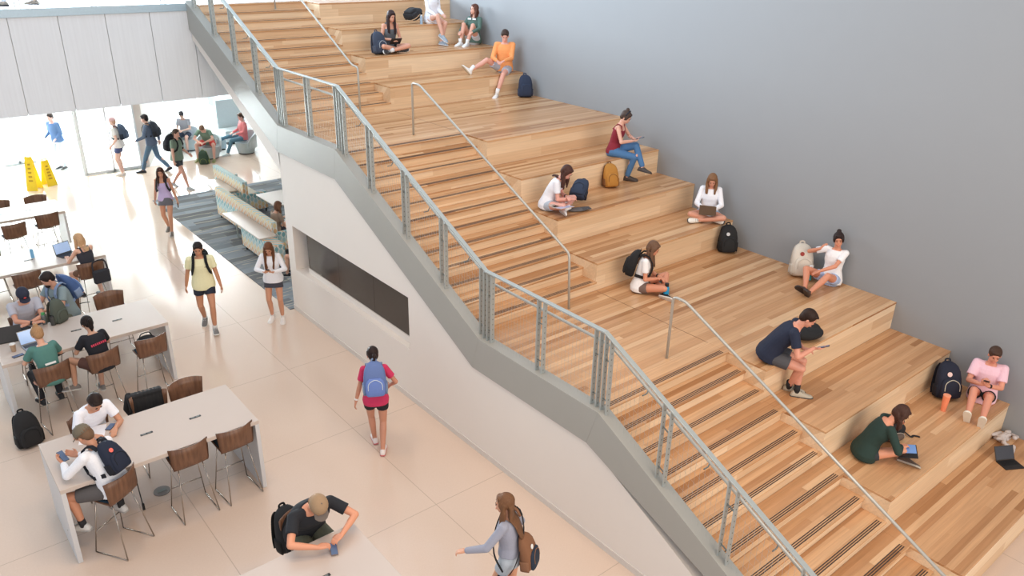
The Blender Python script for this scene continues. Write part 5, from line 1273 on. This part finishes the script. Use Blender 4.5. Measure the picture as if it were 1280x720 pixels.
obj('bottle_body', G().loft([[(r*math.cos(2*PI*i/20), r*math.sin(2*PI*i/20), z) for i in range(20)] for r, z in ((.040, 0), (.043, .02), (.043, .17), (.034, .205))]), mat('bright_blue_steel', (22, 146, 196), .35), bt, smooth=True); obj('lid', G().cyl((0, 0, .205), .032, .05, 18), M_BLACK, bt)
pi = person('woman in a white t-shirt and pale blue shorts with dark topknot, leaning on the wall', (3.20, 1.02, F_(12)), 188, 1.70, 'f', pel=(0, -.06, .10), lean=(-12, -2), head=(8, 24, 6), side=0, fL=(.02, .68, .08), fR=(.14, .60, .08), kL=(-.2, .3, .9), kR=(.5, .3, .5), toeL=(-.1, .7, .7), toeR=(.5, .6, .5), hL=(.08, .26, .30), hR=(.20, .10, .62), eL=(-1, 0, -.3), eR=(1, -.1, -.5), dR=(-.5, -.2, .8),
    top=('tee', (242, 240, 240)), bottom=('shorts', (172, 190, 222), .42), hair='bun', hair_c=(50, 38, 36), shoe=((66, 54, 50), (56, 46, 42)), skin_c=(212, 142, 112))
backpack('cream canvas backpack with a teal bottle pocket leaning on the grey wall', (208, 198, 184), loc=(3.20, 1.55, F_(12)), rz=-42, tilt=-12, k=1.16, accent=(196, 186, 172), badge=(150, 60, 54))
bt = thing('water_bottle', 'teal and white bottle in the side pocket of the cream backpack', 'bottle', (3.10, 1.30, F_(12)+.02)); obj('bottle_body', G().cyl((0, 0, 0), .033, .20, 16), mat('teal_bottle', (60, 160, 164), .4), bt); obj('bottle_cap', G().cyl((0, 0, .20), .03, .05, 16), M_TEXTW, bt)
pi = person('man in a navy t-shirt bent over his phone on the lower landing edge', (.27, .16, F_(12)), 300, 1.78, 'm', pel=(0, .0, .11), lean=(24, 42), head=(34, 0, 0), fL=(.02, .42, -.37), fR=(-.06, .32, -.37), kL=(.05, 1, .7), kR=(.35, 1, .5), hL=(.0, .40, .24), hR=(.11, .52, .32), eL=(-.8, -.2, -.6), eR=(.7, -.3, -.8), dL=(.2, .95, 0), dR=(-.1, .95, .1), nR=(-.4, 0, 1),
    top=('tee', (28, 36, 58)), bottom=('shorts', (76, 76, 80), .62), hair_c=(48, 34, 28), shoe=((180, 170, 152), (60, 58, 56)), sock=((34, 34, 36), 1.2), skin_c=(214, 148, 124), width=1.06)
chest_mark(pi, (228, 120, 90), [(-.06, -.03, .0, .03), (-.02, .01, .05, .05)], t=.36)
phone('phone held by the man in a navy t-shirt', wp(pi, (.09, .64, .36)), wd(pi, (-.2, -.4, .9)), wd(pi, (0, .9, .4)))
b = thing('duffel_bag', 'black bag lying flat on the landing in front of the man in a navy t-shirt', 'bag', (1.22, .18, F_(12)), R(-20)); g = G(); g.ell((0, 0, .09), .25, .17, .09, None, 20, 10); g.ell((.1, .04, .12), .13, .11, .08); g.ell((-.12, -.02, .10), .12, .13, .08); rm_obj('bag_body', g, cloth((26, 26, 28)), b, .012); obj('bag_strap', G().ribbon(smoothpath([(-.2, -.06, .10), (-.28, -.12, .03), (-.34, -.04, .012), (-.4, .0, .01)], 4), V((0, 0, 1)), .04, .008), cloth((24, 24, 26)), b)
pi = person('woman in a dark green off-shoulder sweater sitting with a tablet on her lap', (.58, -1.22, F_(6)), 312, 1.70, 'f', pel=(0, 0, .10), lean=(12, 34), head=(40, 0, 0), fL=(.02, .50, .075), fR=(-.32, .44, .085), kL=(-1, .5, .6), kR=(1, .3, .35), toeL=(.6, .8, .1), toeR=(-.3, .9, .1), hL=(-.03, .36, .52), hR=(.05, .40, .24), eL=(-1, .4, -.4), eR=(1, -.2, -.2), dL=(0, .1, 1), dR=(-.4, .9, 0),
    top=('offshoulder', (34, 56, 50), -.09), bottom=('shorts', (50, 54, 58), .3), hair='bob', hair_c=(72, 48, 40), shoe=((92, 76, 66), (180, 170, 156)), skin_c=(222, 152, 120))
tb = thing('tablet', 'tablet with a lit blue screen on the dark green sweater woman\'s lap', 'tablet', wp(pi, (.08, .47, .19)), R(300-90)); obj('tablet_body', G().obox((0, 0, 0), (.15, 0, 0), V((0, .97, .2))*.11, V((0, -.2, .97))*.007), M_BLACK, tb, bevel=.003); obj('tablet_screen', G().obox(V((-.045, 0, 0))+V((0, -.2, .97))*.0078, (.098, 0, 0), V((0, .97, .2))*.10, V((0, -.2, .97))*.0005), mat('lit_blue_screen', (110, 146, 200), .25, emit=((110, 146, 200), .35)), tb)
b = thing('shoulder_bag', 'small black bag with a looped handle beside the woman in a dark green sweater', 'bag', (1.30, -1.20, F_(6)), R(-30)); g = G(); g.ell((0, 0, .10), .20, .10, .11, None, 20, 10); g.ell((0, 0, .05), .19, .11, .06, None, 16, 8); rm_obj('bag_body', g, cloth((26, 26, 30)), b, .012); obj('bag_handle', G().tube(smoothpath([(-.08, 0, .19), (-.06, 0, .26), (.06, 0, .26), (.08, 0, .19)], 4), .009, 8), M_BLACK, b, smooth=True); obj('bag_strap', G().ribbon(smoothpath([(.18, -.03, .06), (.25, -.08, .012), (.31, -.06, .01), (.37, -.10, .01)], 4), V((0, 0, 1)), .03, .006), cloth((26, 26, 30)), b)
pi = person('person with short brown hair in a pink t-shirt and black shorts, on a phone', (3.18, -1.58, F_(6)), 198, 1.72, 'm', pel=(0, -.04, .10), lean=(-8, 4), head=(18, 12, 0), fL=(-.06, .72, .09), fR=(.12, .68, .09), kL=(.0, .3, 1), kR=(.1, .3, 1), toeL=(0, .5, .85), toeR=(.1, .5, .85), hL=(-.02, .30, .42), hR=(.05, .30, .42), eL=(-.7, -.1, -.9), eR=(.7, -.1, -.9), dL=(.3, .5, .8), dR=(-.3, .5, .8), nL=(.6, -.5, .3), nR=(-.6, -.5, .3),
    top=('loose', (236, 194, 206)), bottom=('shorts', (34, 34, 38), .4), hair_c=(74, 54, 44), shoe=((224, 214, 196), (232, 224, 208)), skin_c=(214, 144, 118), watch=('L',), width=1.0)
phone('phone held up by the person in a pink t-shirt', wp(pi, (.01, .36, .50)), wd(pi, (0, -.6, .8)), wd(pi, (0, .6, .8)))
backpack('dark navy backpack with pale piping near the person in a pink t-shirt', (26, 30, 48), loc=(2.92, -1.16, F_(6)), rz=-40, tilt=-12, k=1.14, accent=(20, 24, 38), zipc=(196, 188, 170), badge=(226, 196, 190))
bt = thing('tumbler', 'coral orange tumbler standing beside the dark navy backpack', 'tumbler', (2.50, -1.36, F_(6)))
obj('cup', G().cyl((0, 0, 0), .034, .24, 24, .048), mat('coral_plastic', (242, 142, 104), .4), bt, smooth=False); obj('lid', G().cyl((0, 0, .24), .050, .014, 24), mat('coral_lid', (246, 160, 124), .35), bt); 
sw = thing('folded_sweater', 'crumpled light grey sweater lying on the lowest tier by the wall', 'sweater', (3.14, -2.05, F_(3)), R(20)); g = G(); random.seed(11)
for i in range(16):
    a = random.uniform(0, 2*PI); r_ = random.uniform(.03, .17); h_ = random.uniform(.02, .09)
    p = V((1.2*r_*math.cos(a), r_*math.sin(a), h_)); q = p+V((random.uniform(-.14, .14), random.uniform(-.1, .1), random.uniform(-.02, .02))); q.z = max(.02, q.z); seg(g, p, q, .034, .026, 10)
rm_obj('sweater_body', g, cloth((200, 190, 186)), sw, .011, 1)
g = G(); seg(g, (.10, -.1, .08), (.22, -.14, .04), .032, .026, 10); seg(g, (.22, -.14, .04), (.28, -.05, .03), .026, .022, 10); rm_obj('sleeve', g, cloth((200, 190, 186)), sw, .011, 1)
laptop('grey folding laptop standing half open on the lowest tier by the crumpled sweater', (2.66, -2.30, F_(3)), 60, 120, m=M_LAPD, k=.9, emit=0.02, scr=(60, 62, 70))
cu = thing('tumbler', 'dark red cup at the right picture edge on the lowest tier', 'tumbler', (2.97, -2.48, F_(3))); obj('cup', G().cyl((0, 0, 0), .036, .15, 20, .043), mat('dark_red_plastic', (150, 60, 48), .4), cu); obj('lid', G().cyl((0, 0, .15), .045, .012, 20), M_BLACK, cu)
